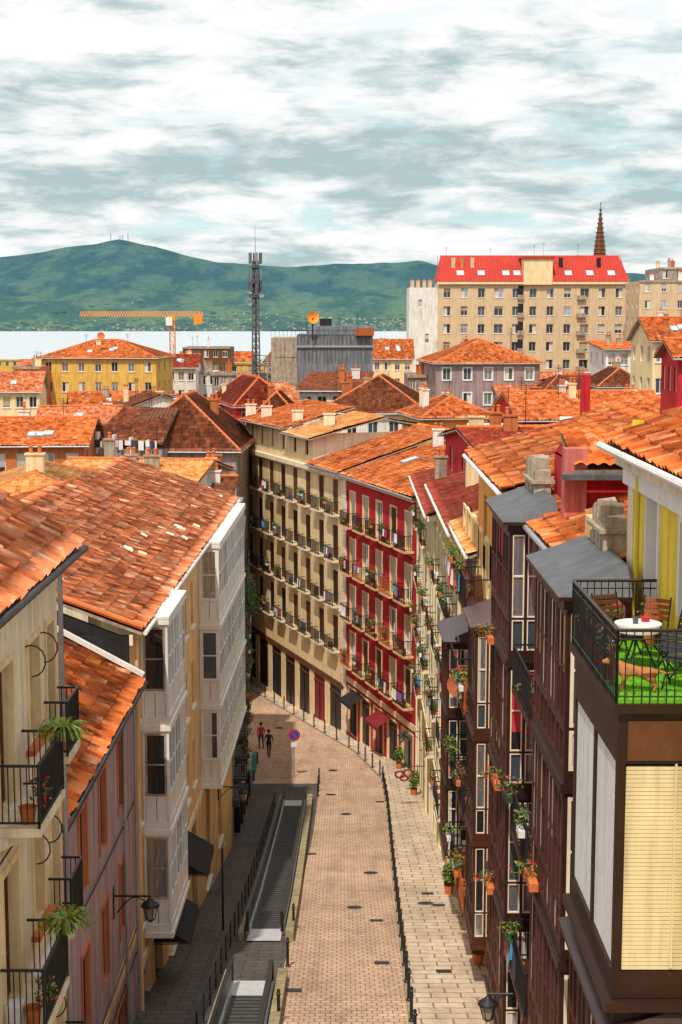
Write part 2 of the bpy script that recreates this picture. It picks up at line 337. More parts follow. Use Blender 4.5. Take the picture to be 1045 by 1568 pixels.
def antenna(b,x,y,z,h=2.5):
    p=b.part('antennas'); p.tube((x,y,z-.5),(x,y,z+h),.025,'iron',5)
    for k in range(5): p.tube((x-.45+.05*k,y,z+h-.12*k-.1),(x+.45-.05*k,y,z+h-.12*k-.1),.012,'iron',4)
    p.tube((x,y-.5,z+h-.3),(x,y+.4,z+h-.3),.014,'iron',4)
def dish(b,x,y,z,r=.4,m='white_trim',dirv=(0.2,-1,.35)):
    p=b.part('antennas'); d=Vector(dirv).normalized(); a=d.orthogonal().normalized(); c=d.cross(a); i=len(p.V);k=p.mi(m); n=16; P=Vector((x,y,z))
    for q in range(5):
        rr=r*q/4; 
        for j in range(n):
            t=2*math.pi*j/n; p.V.append(tuple(P+a*rr*math.cos(t)+c*rr*math.sin(t)+d*(.35*r*(q/4)**2)))
    for q in range(4):
        for j in range(n): p.F.append((i+q*n+j,i+q*n+(j+1)%n,i+(q+1)*n+(j+1)%n,i+(q+1)*n+j)); p.M.append(k)
    p.tube((x,y,z),(x,y,z-r*1.6),.03,'iron',5); p.tube(P,P+d*r*1.1,.012,'iron',4)
def skylight(b,c,ax,up,w,h):
    p=b.part('skylights'); c=Vector(c);ax=Vector(ax).normalized();up=Vector(up).normalized(); n=ax.cross(up)
    if n.z<0:n=-n
    def bx(a0,a1,b0,b1,c0,c1,m): p.box8([c+ax*x+up*y+n*z for z in(c0,c1) for x,y in((a0,b0),(a1,b0),(a1,b1),(a0,b1))],m)
    bx(-w/2,w/2,-h/2,h/2,-.1,.12,'zinc'); bx(-w/2+.07,w/2-.07,-h/2+.07,h/2-.07,.12,.135,'skylight_glass')
def house(name,x0,x1,y0,depth,ze,zr,wall,tile=None,kind='hip',zb=-48,ang=0,ov=.45,cols=4,floors=3,fh=3.1,ww=1.0,wh=1.5,fm='white_trim',k='win',pitch=.32,seg=4,trim=None,extras=True,scols=3):
    b=Thing(name); xc=(x0+x1)/2; ca,sa=math.cos(math.radians(ang)),math.sin(math.radians(ang))
    def R(x,y): return (xc+(x-xc)*ca-(y-y0)*sa, y0+(x-xc)*sa+(y-y0)*ca)
    def R3(x,y,z): return (*R(x,y),z)
    y1=y0+depth; W=x1-x0; zf=[ze-fh*(i+1)+.1 for i in range(floors)]
    facade(b,R(x0,y0),R(x1,y0),zb,ze,gops(W,cols,min(ww,W/cols*.6),zf,wh,k,fm),wall,.18,trim=trim,sill=True) if cols else facade(b,R(x0,y0),R(x1,y0),zb,ze,[],wall)
    so=lambda: gops(depth,scols,min(ww,depth/scols*.5),zf,wh,k,fm) if scols else []
    facade(b,R(x1,y0),R(x1,y1),zb,ze,so(),wall,.18); facade(b,R(x0,y1),R(x0,y0),zb,ze,so(),wall,.18); facade(b,R(x1,y1),R(x0,y1),zb,ze,[],wall)
    a0,a1,c0,c1=x0-ov,x1+ov,y0-ov,y1+ov; kw=dict(pitch=pitch,row=pitch*1.35,amp=pitch*.2,seg=seg,jit=.008)
    if kind=='hip':
        if W>=depth+1: r0,r1=(a0+(c1-c0)/2,(c0+c1)/2),(a1-(c1-c0)/2,(c0+c1)/2)
        elif depth>W+1: r0,r1=((a0+a1)/2,c0+(a1-a0)/2),((a0+a1)/2,c1-(a1-a0)/2)
        else: r0=r1=((a0+a1)/2,(c0+c1)/2)
        A,B2,C,D=R3(a0,c0,ze),R3(a1,c0,ze),R3(a1,c1,ze),R3(a0,c1,ze); p,q=R3(*r0,zr),R3(*r1,zr)
        if W>=depth+1: polys=[[A,B2,q,p],[C,D,p,q],[B2,C,q],[D,A,p]]
        elif depth>W+1: polys=[[A,B2,p],[C,D,q],[B2,C,q,p],[D,A,p,q]]
        else: polys=[[A,B2,p],[C,D,p],[B2,C,p],[D,A,p]]
        for pl in polys: tiles(b,pl,tile,gut='zinc',**kw)
        if p!=q: cap(b,p,q)
        for s,e in((A,p),(D,p if W>=depth+1 or p==q else q),(B2,q if W>=depth+1 or p==q else p),(C,q)): cap(b,s,e)
    elif kind=='gx':
        ym=(c0+c1)/2; tiles(b,[R3(a0,c0,ze),R3(a1,c0,ze),R3(a1,ym,zr),R3(a0,ym,zr)],tile,gut='zinc',**kw); tiles(b,[R3(a1,c1,ze),R3(a0,c1,ze),R3(a0,ym,zr),R3(a1,ym,zr)],tile,**kw)
        cap(b,R3(a0,ym,zr+.05),R3(a1,ym,zr+.05))
        for x in(x0,x1): b.part('walls').poly([R3(x,y0,ze),R3(x,y1,ze),R3(x,(y0+y1)/2,zr-.25)],wall)
    elif kind=='gy':
        xm=(a0+a1)/2; tiles(b,[R3(a0,c1,ze),R3(a0,c0,ze),R3(xm,c0,zr),R3(xm,c1,zr)],tile,**kw); tiles(b,[R3(a1,c0,ze),R3(a1,c1,ze),R3(xm,c1,zr),R3(xm,c0,zr)],tile,**kw)
        cap(b,R3(xm,c0,zr+.05),R3(xm,c1,zr+.05))
        for y in(y0,y1): b.part('walls').poly([R3(x0,y,ze),R3(x1,y,ze),R3((x0+x1)/2,y,zr-.25)],wall)
    elif kind=='mono':
        tiles(b,[R3(a0,c0,ze),R3(a1,c0,ze),R3(a1,c1,zr),R3(a0,c1,zr)],tile,gut='zinc',**kw)
        for x in(x0,x1): b.part('walls').poly([R3(x,y0,ze),R3(x,y1,ze),R3(x,y1,zr-.15)],wall)
        b.part('walls').poly([R3(x0,y1,ze),R3(x1,y1,ze),R3(x1,y1,zr-.15),R3(x0,y1,zr-.15)],wall)
    else:
        w=b.part('walls'); w.poly([R3(x0,y0,ze-.3),R3(x1,y0,ze-.3),R3(x1,y1,ze-.3),R3(x0,y1,ze-.3)],'concrete')
        fr=Fr(R(x0,y0),R(x1,y0)); fr.box(w,-.12,W+.12,0.002,.2,ze-.3,ze+.1,'concrete')
    if extras:
        zt=ze if kind=='flat' else (ze+zr)/2
        for _ in range(random.randint(1,3)):
            x,y=R(random.uniform(x0+1,x1-1),random.uniform(y0+depth*.3,y0+depth*.7)); chimney(b,x,y,zt,random.uniform(.5,1),.5,random.uniform(.9,1.8),random.choice(['white_wall','concrete','brick_wall','cream']),random.choice([1,2]))
        for _ in range(random.randint(0,2)):
            x,y=R(random.uniform(x0+.5,x1-.5),random.uniform(y0+depth*.3,y0+depth*.7)); antenna(b,x,y,zt+.5,random.uniform(1.5,2.6))
        if kind!='flat' and random.random()<.7:
            for _ in range(random.randint(1,3)):
                f=random.uniform(.3,.6); x=random.uniform(x0+W*.3,x1-W*.3); ym=depth/2+ov
                if kind in('gx','hip') and (W>=depth+1 or kind=='gx'): skylight(b,R3(x,c0+ym*f,ze+(zr-ze)*f+.06),(ca,sa,0),Vector(R3(0,ym,zr-ze))-Vector(R3(0,0,0)),.8,1.1)
    return b
def HS(name,u0,u1,ve,vr,Y,depth,wall,tile=None,**k):
    um=(u0+u1)/2; x0=S(u0,ve,Y)[0]; x1=S(u1,ve,Y)[0]; ze=S(um,ve,Y)[2]
    zr=S(um,vr,Y+(depth/2 if k.get('kind','hip')!='mono' else depth))[2] if vr else ze
    return house(name,x0,x1,Y,depth,ze,zr,wall,tile,**k)
# ------------------------------------------------------------------ terrain, street
xs=[-9000,-3000,-1000,-300,-100,-40,-20,-8,0,8,20,40,100,300,1000,3000,9000]
p=Part(); ys=sorted(set(GY)|{-20,0,30,50,70,110,200,250,400,500,660,1500,4000,6000,12000})
for j in range(len(ys)-1):
    for i in range(len(xs)-1):
        p.poly([(xs[i],ys[j],g(ys[j])-.03),(xs[i+1],ys[j],g(ys[j])-.03),(xs[i+1],ys[j+1],g(ys[j+1])-.03),(xs[i],ys[j+1],g(ys[j+1])-.03)],'ground')
single('ground',p)
m,t,b_=nt('sea'); tc=N(t,'ShaderNodeTexCoord').outputs['Object']; b_.inputs['Base Color'].default_value=(.44,.50,.54,1); b_.inputs['Roughness'].default_value=.4; b_.inputs['Specular IOR Level'].default_value=.8
bump(t,b_,noise_n(t,mapping(t,tc,(.01,.05,1)),1,4),.5,3)
p=Part(); p.poly([(-9000,640,-60),(9000,640,-60),(9000,9000,-60),(-9000,9000,-60)],'sea'); single('water',p)
itp=lambda xs,ys:(lambda y: float(np.interp(y,xs,ys)))
XR=itp([15,40,50,83,95,105,111,120,135,150,165],[1.7,1.9,2.04,2.6,2.6,.9,-1.2,-4.2,-9.5,-14,-19])
XL=itp([15,40,47,62,76,88,92,96,165],[-2.3,-2.05,-1.87,-1.7,-1.45,-1.4,-1.5,-1.6,-1.6])
XLW=itp([15,40,72,95,105,112,165],[-5.6,-5.7,-5.5,-6.2,-7.2,-12,-40])
XRW=itp([15,40,60,86,96,111,135,165],[4.9,4.8,4.8,4.8,5.0,.4,-8.6,-19])
def ribbon(p,y0,y1,fl,fr,dz,m,st=1.):
    n=max(1,int((y1-y0)/st)); Y=sorted(set([y0+(y1-y0)*i/n for i in range(n+1)]+[q for q in GY if y0<q<y1]))
    f=lambda h,y: h(y) if callable(h) else h
    for a,c in zip(Y[:-1],Y[1:]): p.poly([(f(fl,a),a,g(a)+dz),(f(fr,a),a,g(a)+dz),(f(fr,c),c,g(c)+dz),(f(fl,c),c,g(c)+dz)],m)
def wallrib(p,y0,y1,fx,w,z0,z1,m,st=1.):
    n=max(1,int((y1-y0)/st)); Y=sorted(set([y0+(y1-y0)*i/n for i in range(n+1)]+[q for q in GY if y0<q<y1])); f=lambda y: fx(y) if callable(fx) else fx
    for a,c in zip(Y[:-1],Y[1:]):
        A=f(a);C=f(c); p.box8([(A,a,g(a)+z0),(A+w,a,g(a)+z0),(C+w,c,g(c)+z0),(C,c,g(c)+z0),(A,a,g(a)+z1),(A+w,a,g(a)+z1),(C+w,c,g(c)+z1),(C,c,g(c)+z1)],m)
p=Part(); ribbon(p,15,93,XL,XR,.01,'paving_brick'); ribbon(p,93,165,lambda y:XLW(y)-.3,XR,.01,'paving_brick'); single('road',p)
p=Part(); ribbon(p,15,160,lambda y:XR(y)+.12,lambda y:XRW(y)+.6,.10,'paving_slab'); wallrib(p,15,160,XR,.12,-.02,.104,'stone'); single('pavement',p)
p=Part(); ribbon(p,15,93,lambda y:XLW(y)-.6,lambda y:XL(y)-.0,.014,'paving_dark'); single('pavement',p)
p=Part()
for u,v in((568,1337),(530,1247),(507,1217),(543,1390),(652,1387),(510,1180),(428,1115),(600,1225)):
    x,y,_=hit(u,v); r=.36; n=20; dz=.118 if u>600 else .02
    for rr,mm,d2 in((r,'stone',0),(r*.86,'iron',.004)): p.poly([(x+rr*math.cos(2*math.pi*k/n),y+rr*math.sin(2*math.pi*k/n),g(y+rr*math.sin(2*math.pi*k/n))+dz+d2) for k in range(n)],mm)
single('manhole_covers',p)
p=Part()
for u,v in((476,1308),(582,1228),(450,1517),(655,1372),(672,1390),(577,1410),(585,1475),(680,1492)):
    x,y,_=hit(u,v); dz=.115 if u>612 else .02
    for k in range(6): a=x-.22+k*.075; p.poly([(a,y-.2,g(y-.2)+dz+.003),(a+.045,y-.2,g(y-.2)+dz+.003),(a+.045,y+.2,g(y+.2)+dz+.003),(a,y+.2,g(y+.2)+dz+.003)],'iron')
    p.poly([(x-.25,y-.23,g(y-.23)+dz),(x+.25,y-.23,g(y-.23)+dz),(x+.25,y+.23,g(y+.23)+dz),(x-.25,y+.23,g(y+.23)+dz)],'asphalt')
single('drain_grates',p)
p=Part(); p.lathe((0,0,0),[(.08,0),(.08,.06),(.05,.09),(.046,.85),(.062,.86),(.062,.9),(.03,.93),(.055,.97),(.04,1.02),(0,1.05)],'iron',10)
bo=single('bollard',p); y=33.; first=True
while y<128:
    o=bo if first else bpy.data.objects.new('bollard',bo.data)
    if not first: scene.collection.objects.link(o)
    first=False; o.location=(XR(y)+.07,y,g(y)+.1); y+=2.3 if y<90 else 2.6
for y in (40,47,53,88,90,93):
    o=bpy.data.objects.new('bollard',bo.data); scene.collection.objects.link(o); o.location=(-1.75 if y<60 else -1.4,y,g(y))
for nm,y0,y1 in(('moving_walkway',51.5,86),('moving_walkway',30,44.5)):
    b=Thing(nm); q=b.part('belt'); xl,xr=-3.45,-2.05
    ribbon(q,y0+1.5,y1-1.5,xl+.22,xr-.22,.05,'rubber')
    yy=y0+1.6
    while yy<y1-1.6: q.box(xl+.25,xr-.25,yy,yy+.03,g(yy)+.045,g(yy)+.065,'iron'); yy+=.4
    q=b.part('landing_plates'); ribbon(q,y0-.6,y0+1.5,xl+.1,xr-.1,.06,'steel'); ribbon(q,y1-1.5,y1+.4,xl+.1,xr-.1,.06,'steel')
    for x in(xl,xr-.16):
        q=b.part('balustrades'); wallrib(q,y0+.5,y1-.5,x,.16,0,.28,'steel'); wallrib(q,y0+.6,y1-.6,x+.06,.03,.28,.88,'grey_metal'); wallrib(q,y0+.4,y1-.4,x+.03,.1,.88,.95,'iron')
        for ye in(y0+.4,y1-.4): q.tube((x+.08,ye,g(ye)+.2),(x+.08,ye,g(ye)+.93),.06,'iron',8)
    wallrib(b.part('kerb_wall'),y0-.5,y1+.8,xr+.06,.3,-.05,.38,'moss_stone')
    wallrib(b.part('kerb_wall'),y0-.5,y1+.8,xl-.2,.15,-.05,.35,'concrete')
b=Thing('handrail'); q=b.part('rails')
for yy in np.arange(30,86,2.): q.tube((-3.85,yy,g(yy)),(-3.85,yy,g(yy)+1),.025,'iron',5)
for h in(.5,1.): wallrib(q,30,86,-3.87,.04,h-.03,h,'iron',2)
# ------------------------------------------------------------------ LEFT SIDE
b=Thing('cream_balcony_house'); xw=-5.5
ops=[]
for zf in(-8.05,-11.45,-14.85):
    ops+=[(4.2,5.3,zf+.02,zf+2.45,'door','wood_brown'),(6.6,7.5,zf+.6,zf+2.4,'win','wood_brown'),(1.2,2.2,zf+.6,zf+2.4,'win','wood_brown'),(8.2,8.9,zf+.02,zf+2.4,'door','wood_brown')]
fr=facade(b,(xw,19.2),(xw,28.6),-20,-4.35,ops,'cream_white',.22,trim='cream')
for zf in(-8.05,-11.45,-14.85):
    balcony(b,fr,3.9,6.0,zf,.72,'iron','cream_white',1.05,.1,0,0,.018); balcony(b,fr,7.9,9.1,zf,.45,'iron','cream_white',1.05,.1,0,0,.018)
    fr.box(b.part('trim'),0,9.4,0.002,.1,zf-.32,zf-.15,'white_trim'); fr.box(b.part('trim'),6.3,7.8,.003,.16,zf+.48,zf+.58,'terracotta')
    pl=b.part('plants')
    for a,d in((5.6,.6),(4.2,.6),(8.4,.4)):
        pl.lathe(fr.pt(a,d-.15,zf),[(.1,0),(.15,.26),(.16,.28)],'terracotta',10)
    c=Vector(fr.pt(5.8,.72,zf+1.0))
    for _ in range(150):
        th=random.uniform(0,6.28); L=random.uniform(.25,.6); q0=c; dv=Vector((math.cos(th),math.sin(th),0))
        for k in range(4):
            q1=c+dv*L*(k+1)/4+Vector((0,0,.35*math.sin((k+1)/4*2.6)*L*1.3-.15*(k/4)**2)); s=Vector((-dv.y,dv.x,0))*.035*(1-k*.2)
            pl.poly([q0-s,q0+s,q1+s*.7,q1-s*.7],random.choice(['leaf_a','leaf_b','leaf_b'])); q0=q1
    pl.leaves(fr.pt(4.3,.65,zf+.5),(.2,.2,.3),120,.05,['leaf_a','leaf_c','leaf_b','flower_red'])
    rr=b.part('railings')
    for a in(6.45,7.55):
        pr=fr.pt(a,0,zf+1.7); prev=None
        for k in range(9):
            an=k/8*3.6; qn=Vector(pr)+Vector((.1+.25*math.sin(an),0,.45-.28*math.cos(an)))
            if prev: rr.tube(prev,qn,.014,'iron',5)
            prev=qn
b.part('walls').poly([(xw,28.6,-20),(-9.2,28.6,-20),(-9.2,28.6,-1.85),(xw,28.6,-4.2)],'cream_white'); facade(b,(-14,19.2),(xw,19.2),-20,-4.3,[],'cream_white')
tiles(b,[(-5.02,19,-4.3),(-5.02,28.9,-4.3),(-9.2,28.9,-1.65),(-9.2,19,-1.65)],'tile_salmon',.27,.42,.065,8,.045,.02,gut='iron')
b.part('gutters').tube((-5.05,28.95,-4.45),(-9.2,28.95,-1.75),.07,'iron',6)
b.part('gutters').tube((-5.45,28.7,-4.5),(-5.45,28.7,-20),.05,'zinc',8)
def cable(b,p,q,sag,r=.012,n=10):
    p=Vector(p);q=Vector(q); pr=p
    for k in range(1,n+1):
        f=k/n; c=p.lerp(q,f)+Vector((0,0,-sag*4*f*(1-f))); b.part('cables').tube(pr,c,r,'iron',4,cap=False); pr=c
for z in(-7.9,-11.3): cable(b,(-5.4,19.2,z-.5),(-5.4,28.6,z-.6),.12,.016)
b=Thing('lilac_low_house'); L=12.3; ops=[]; xc_=-5.85
for zf in(-13.4,-16.8):
    for a in(1.0,3.6,6.4,9.4): ops.append((a,a+.95,zf+.5,zf+2.5,random.choice(['shut','win']),random.choice(['louver_brown','wood_dark'])))
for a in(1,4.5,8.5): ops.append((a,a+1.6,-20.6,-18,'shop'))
fr=facade(b,(xc_,28.7),(xc_,41),-22,-9.95,ops,'lilac',.16,trim='salmon_wall')
fr.box(b.part('trim'),0,L,.002,.06,-17.4,-17.1,'peach')
tiles(b,[(-5.5,28.7,-9.95),(-5.5,41,-9.95),(-9.6,41,-7.7),(-9.6,28.7,-7.7)],'tile_orange',.27,.42,.06,7,.045,.02,gut='iron')
b.part('flashing').tube((-5.5,40.93,-9.8),(-9.6,40.93,-7.55),.09,'white_trim',4)
for y in(38.6,40.7): b.part('gutters').tube((xc_+.1,y,-10),(xc_+.1,y,-22),.05,'zinc',8)
for z in(-12.9,-16.6,-17.3): cable(b,(xc_+.05,28.8,z),(xc_+.05,41,z-.5),.15,.018)
b=Thing('cream_house_with_white_bay_windows'); A=(-5.9,41.05);B=(-5.4,72); ops=[]
for zf in(-12.1,-15.2,-18.3):
    for a in(.7,8.0,10.2,12.4,14.6): ops.append((a,a+.8,zf+.6,zf+2.3,random.choice(['win','win','shut']),'louver_cream' if a>9 else 'white_trim'))
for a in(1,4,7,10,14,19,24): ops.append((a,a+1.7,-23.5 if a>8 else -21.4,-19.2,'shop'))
fr=facade(b,A,B,-30,-8.7,ops,'peach',.2,sill=True)
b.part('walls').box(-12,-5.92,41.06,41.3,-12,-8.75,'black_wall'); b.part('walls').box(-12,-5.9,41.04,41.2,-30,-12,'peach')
fr.box(b.part('trim'),0,fr.L,.002,.1,-9.0,-8.7,'cream_white'); fr.box(b.part('trim'),0,fr.L,.003,.06,-19.0,-18.7,'cream_white')
tiles(b,[(-5.5,41,-8.55),(-5.0,72.5,-8.6),(-10.7,72.5,-7.3),(-11.8,41,-6.2)],'tile_salmon',.26,.40,.06,7,.042,.02,gut='white_trim')
tiles(b,[(-17,72.5,-8.9),(-17,41,-8.4),(-11.8,41,-6.2),(-10.7,72.5,-7.0)],'tile_orange',.27,.42,.06,6)
cap(b,(-11.8,41,-6.1),(-10.7,72.5,-7.2),'terracotta') 
b.part('verge').tube((-5.5,41.0,-8.47),(-11.8,41.0,-6.12),.09,'terracotta',8)
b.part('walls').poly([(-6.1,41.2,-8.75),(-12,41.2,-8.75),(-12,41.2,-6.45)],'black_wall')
for y in(41.4,50.4): b.part('gutters').tube((-5.75,y,-8.9),(-5.75,y,-24),.05,'peach',8)
for _ in range(60):
    f=random.random(); s=random.uniform(.08,.9); a=Vector((-5.5,41,-8.5)).lerp(Vector((-5.0,72.5,-8.55)),f).lerp(Vector((-11.8,41,-6.15)).lerp(Vector((-10.7,72.5,-7.25)),f),s)
    b.part('loose_tiles').tube(a+Vector((0,0,.08)),a+Vector((random.uniform(-.35,-.2),random.uniform(-.1,.1),.19)),.09,random.choice(['white_wall','cream_white','terracotta','cream_white']),6,.08)
def oriel(b,fr,s0,s1,dep,zb,zt,fh,mat,cols,scols,roofm=None,low=.85,lowglass=True,pdep=.05,roofh=.5,pf=None,spf=None,ov=.18):
    P=lambda a,d: fr.xy(a,d); nfl=int(round((zt-zb)/fh)); fh=(zt-zb)/nfl
    for A,B,c,fm in((P(s0,0.01),P(s0,dep),scols,spf or mat),(P(s0,dep),P(s1,dep),cols,pf or mat),(P(s1,dep),P(s1,0.01),scols,spf or mat)):
        L=math.hypot(B[0]-A[0],B[1]-A[1]); ops=[]; gp=.075; w=(L-gp*(c+1))/c
        if c and w>.12:
            for k in range(nfl):
                z=zb+k*fh+.28
                for i in range(c):
                    a=gp+i*(w+gp)
                    if lowglass: ops.append((a,a+w,z+.06,z+low-.06,'pane' if lowglass!='solid' else 'shut',fm if lowglass!='solid' else mat))
                    ops.append((a,a+w,z+low,z+fh-.42,'pane',fm))
        f=facade(b,A,B,zb,zt,ops,mat,pdep,part='bay_window_frames')
        for k in range(nfl+1): f.box(b.part('bay_window_frames'),-.04,L+.04,.002,.06,zb+k*fh-.06,zb+k*fh+.1,mat)
    b.part('bay_window_frames').poly([(*P(s0,0),zb),(*P(s0,dep),zb),(*P(s1,dep),zb),(*P(s1,0),zb)],mat)
    o=ov; rf=b.part('bay_window_roof'); rm=roofm or mat
    a=[fr.pt(s0-o,dep+o,zt+.11),fr.pt(s1+o,dep+o,zt+.11),fr.pt(s1+o,-.3,zt+.11),fr.pt(s0-o,-.3,zt+.11)]
    rf.box8(a+[(x,y,z+.07) for x,y,z in a],mat); 
    a=[fr.pt(s0-o,dep+o,zt+.185),fr.pt(s1+o,dep+o,zt+.185),fr.pt(s1-.1,-.3,zt+.18+roofh),fr.pt(s0+.1,-.3,zt+.18+roofh)]
    rf.poly(a,rm); rf.poly([a[0],a[3],fr.pt(s0-o,-.3,zt+.185)],rm); rf.poly([a[1],fr.pt(s1+o,-.3,zt+.185),a[2]],rm)
oriel(b,fr,2.0,6.2,.8,-18.3,-8.75,3.3,'white_trim',3,1,'white_trim',roofh=.1,lowglass='solid',ov=.06,spf='concrete',pf='shutter_white')
oriel(b,fr,17.4,29.9,.8,-18.6,-8.85,3.3,'white_trim',7,1,'white_trim',roofh=.1,lowglass='solid',ov=.06,pf='shutter_white')
b=Thing('dark_balcony_house'); A=(-5.4,72.1);B=(-7.1,104); zs=[-17.0,-20.4,-23.8]
fr=Fr(A,B); ops=gops(fr.L,9,1.1,zs,2.3,['door','shut'],'wood_dark',off=.02)+gops(fr.L,7,2.2,[-29.5],2.6,'shop',off=0)
facade(b,A,B,-33,-13.6,ops,'grey_wall',.2)
for z in zs:
    for i in range(9):
        c=fr.L/9*(i+.5); balcony(b,fr,c-1.2,c+1.2,z,.7,'iron','slate',1.05,.14,.8,.25)
facade(b,B,(-16,104),-33,-13.6,[],'cream'); 
tiles(b,[(-5.1,72.2,-13.6),(-6.8,104.3,-13.6),(-12,104.3,-11.9),(-11,72.2,-11.6)],'tile_orange',.3,.42,.06,5,gut='zinc')
b.part('plants').leaves(fr.pt(5,.9,-14.2),(.4,1.2,.9),600,.1,['leaf_a','leaf_c','leaf_c'])
b.part('plants').leaves(fr.pt(28,.9,-19.2),(.5,1.2,.8),400,.12,['leaf_a','leaf_c','leaf_c'])
b.part('walls').box(-11,-5.15,72.15,79,-13.7,-9.3,'grey_metal'); f2=Fr((-5.13,72.3),(-5.13,79)); 
for i in range(5):
    f2.box(b.part('windows'),.3+i*1.3,1.2+i*1.3,.0,.03,-11.6,-9.8,'glass_sky'); f2.box(b.part('windows'),.25+i*1.3,.3+i*1.3,.0,.05,-13,-9.6,'iron')
for i in range(9):
    y=76+i*3; b.part('clutter').box(-5.6-.05*i,-5.3-.05*i,y,y+.6,g(y),g(y)+random.uniform(.6,1.6),random.choice(['iron','wood_brown','cloth_1','cloth_6']))
# ------------------------------------------------------------------ RIGHT SIDE
b=Thing('yellow_terrace_house'); ops=[(1.6,2.5,-5.2,-3.0,'door','white_trim'),(4.2,5.2,-4.6,-3.1,'win','white_trim')]
fr=facade(b,(5.3,27.3),(5.3,16),-22,-2.35,ops,'yellow_wall',.2,trim='white_trim')
facade(b,(11,27.3),(5.3,27.3),-22,-1.8,[],'yellow_wall')
fr.box(b.part('trim'),0,.5,.002,.05,-8,-2.3,'cream_white'); fr.box(b.part('trim'),0,11,.002,.3,-2.6,-2.3,'cream_white'); fr.box(b.part('trim'),-.02,11,.003,.15,-2.95,-2.62,'white_trim')
b.part('gutters').tube((5.15,25.9,-2.7),(5.15,25.9,-5.3),.05,'yellow_wall',8); b.part('gutters').tube((5.15,25.9,-2.7),(4.9,25.9,-2.35),.05,'white_trim',8)
tiles(b,[(4.82,27.6,-2.2),(4.82,15,-2.2),(9,15,-.65),(9,27.6,-.65)],'tile_orange',.26,.4,.06,8,.045,.02,gut='white_trim')
tb=b.part('terrace'); tb.box(3.84,5.29,20.6,24.75,-5.5,-5.36,'wood_dark'); tb.box(3.9,5.29,20.66,24.7,-5.36,-5.33,'turf')
for _ in range(2600):
    x=random.uniform(3.93,5.25);y=random.uniform(20.7,24.65); a=random.uniform(0,3.14); h=random.uniform(.02,.05); tb.poly([(x-.008*math.cos(a),y-.008*math.sin(a),-5.33),(x+.008*math.cos(a),y+.008*math.sin(a),-5.33),(x+random.uniform(-.02,.02),y+random.uniform(-.02,.02),-5.33+h)],'turf')
bx=b.part('bay_window')
bx.box(3.92,5.28,20.7,24.6,-6.25,-5.52,'wood_dark'); bx.box(3.92,5.28,20.7,24.6,-9.75,-9.35,'wood_dark')
for x,y in((3.92,20.7),(3.92,24.48),(3.92,22.55)): bx.box(x,x+.12,y,y+.12,-9.35,-6.25,'wood_dark')
bx.box(4.06,5.28,20.8,24.4,-9.35,-6.25,'black_wall'); bx.box(3.98,4.03,22.72,24.45,-9.3,-6.3,'shutter_white'); bx.box(3.98,4.03,20.86,22.5,-9.3,-6.3,'shutter_white')
z=-9.33
while z<-6.3:
    bx.box(4.06,5.28,20.735,20.77,z,z+.054,'shutter_cream'); bx.box(3.955,3.975,20.86,22.5,z,z+.05,'shutter_white'); bx.box(3.955,3.975,22.72,24.45,z,z+.05,'shutter_white'); z+=.062
bx.box(4.75,4.78,20.70,20.73,-9.3,-6.25,'shutter_cream')
bx.box(3.80,5.28,20.55,24.75,-9.9,-9.76,'wood_dark'); bx.box(4.06,5.28,20.68,20.70,-6.2,-5.62,'wood_brown')
bx.box(3.96,5.28,20.75,24.55,-10.35,-9.91,'wood_dark')
oriel(b,Fr((5.3,24.6),(5.3,20.7)),0,3.9,1.38,-17.5,-10.4,3.55,'wood_dark',4,2,spf='cream_white',pf='wood_red')
r=b.part('railing')
def rail(p0,p1,z,h=1.05,step=.115):
    n=int(math.dist(p0,p1)/step)
    for k in range(n+1):
        x=p0[0]+(p1[0]-p0[0])*k/n;y=p0[1]+(p1[1]-p0[1])*k/n; big=(k%9==0 or k==n); r.tube((x,y,z),(x,y,z+h),.02 if big else .009,'iron',5,cap=False)
    for zz,rr in((z+h,.028),(z+.1,.014),(z+h-.13,.012)): r.tube((*p0,zz),(*p1,zz),rr,'wood_dark' if rr>.02 else 'iron',6)
rail((3.88,20.65),(3.88,24.7),-5.36); rail((3.88,20.65),(5.28,20.65),-5.36); rail((3.88,24.7),(5.28,24.7),-5.36)
fn=Thing('patio_table'); q=fn.part('table'); q.lathe((4.55,22.6,-4.63),[(0,0),(.36,0),(.36,.03),(0,.03)],'white_trim',20); q.lathe((4.55,22.6,-4.72),[(.355,0),(.37,.085),(.37,.09)],'cloth_0',20)
for k in range(3): a=k*2.1; q.tube((4.55,22.6,-4.66),(4.55+.3*math.cos(a),22.6+.3*math.sin(a),-5.33),.016,'iron',5)
q.lathe((4.5,22.55,-4.6),[(.04,0),(.05,.1),(.04,.12)],'glass_blue',10); q.lathe((4.68,22.7,-4.6),[(.05,0),(.08,.07)],'cloth_1',10)
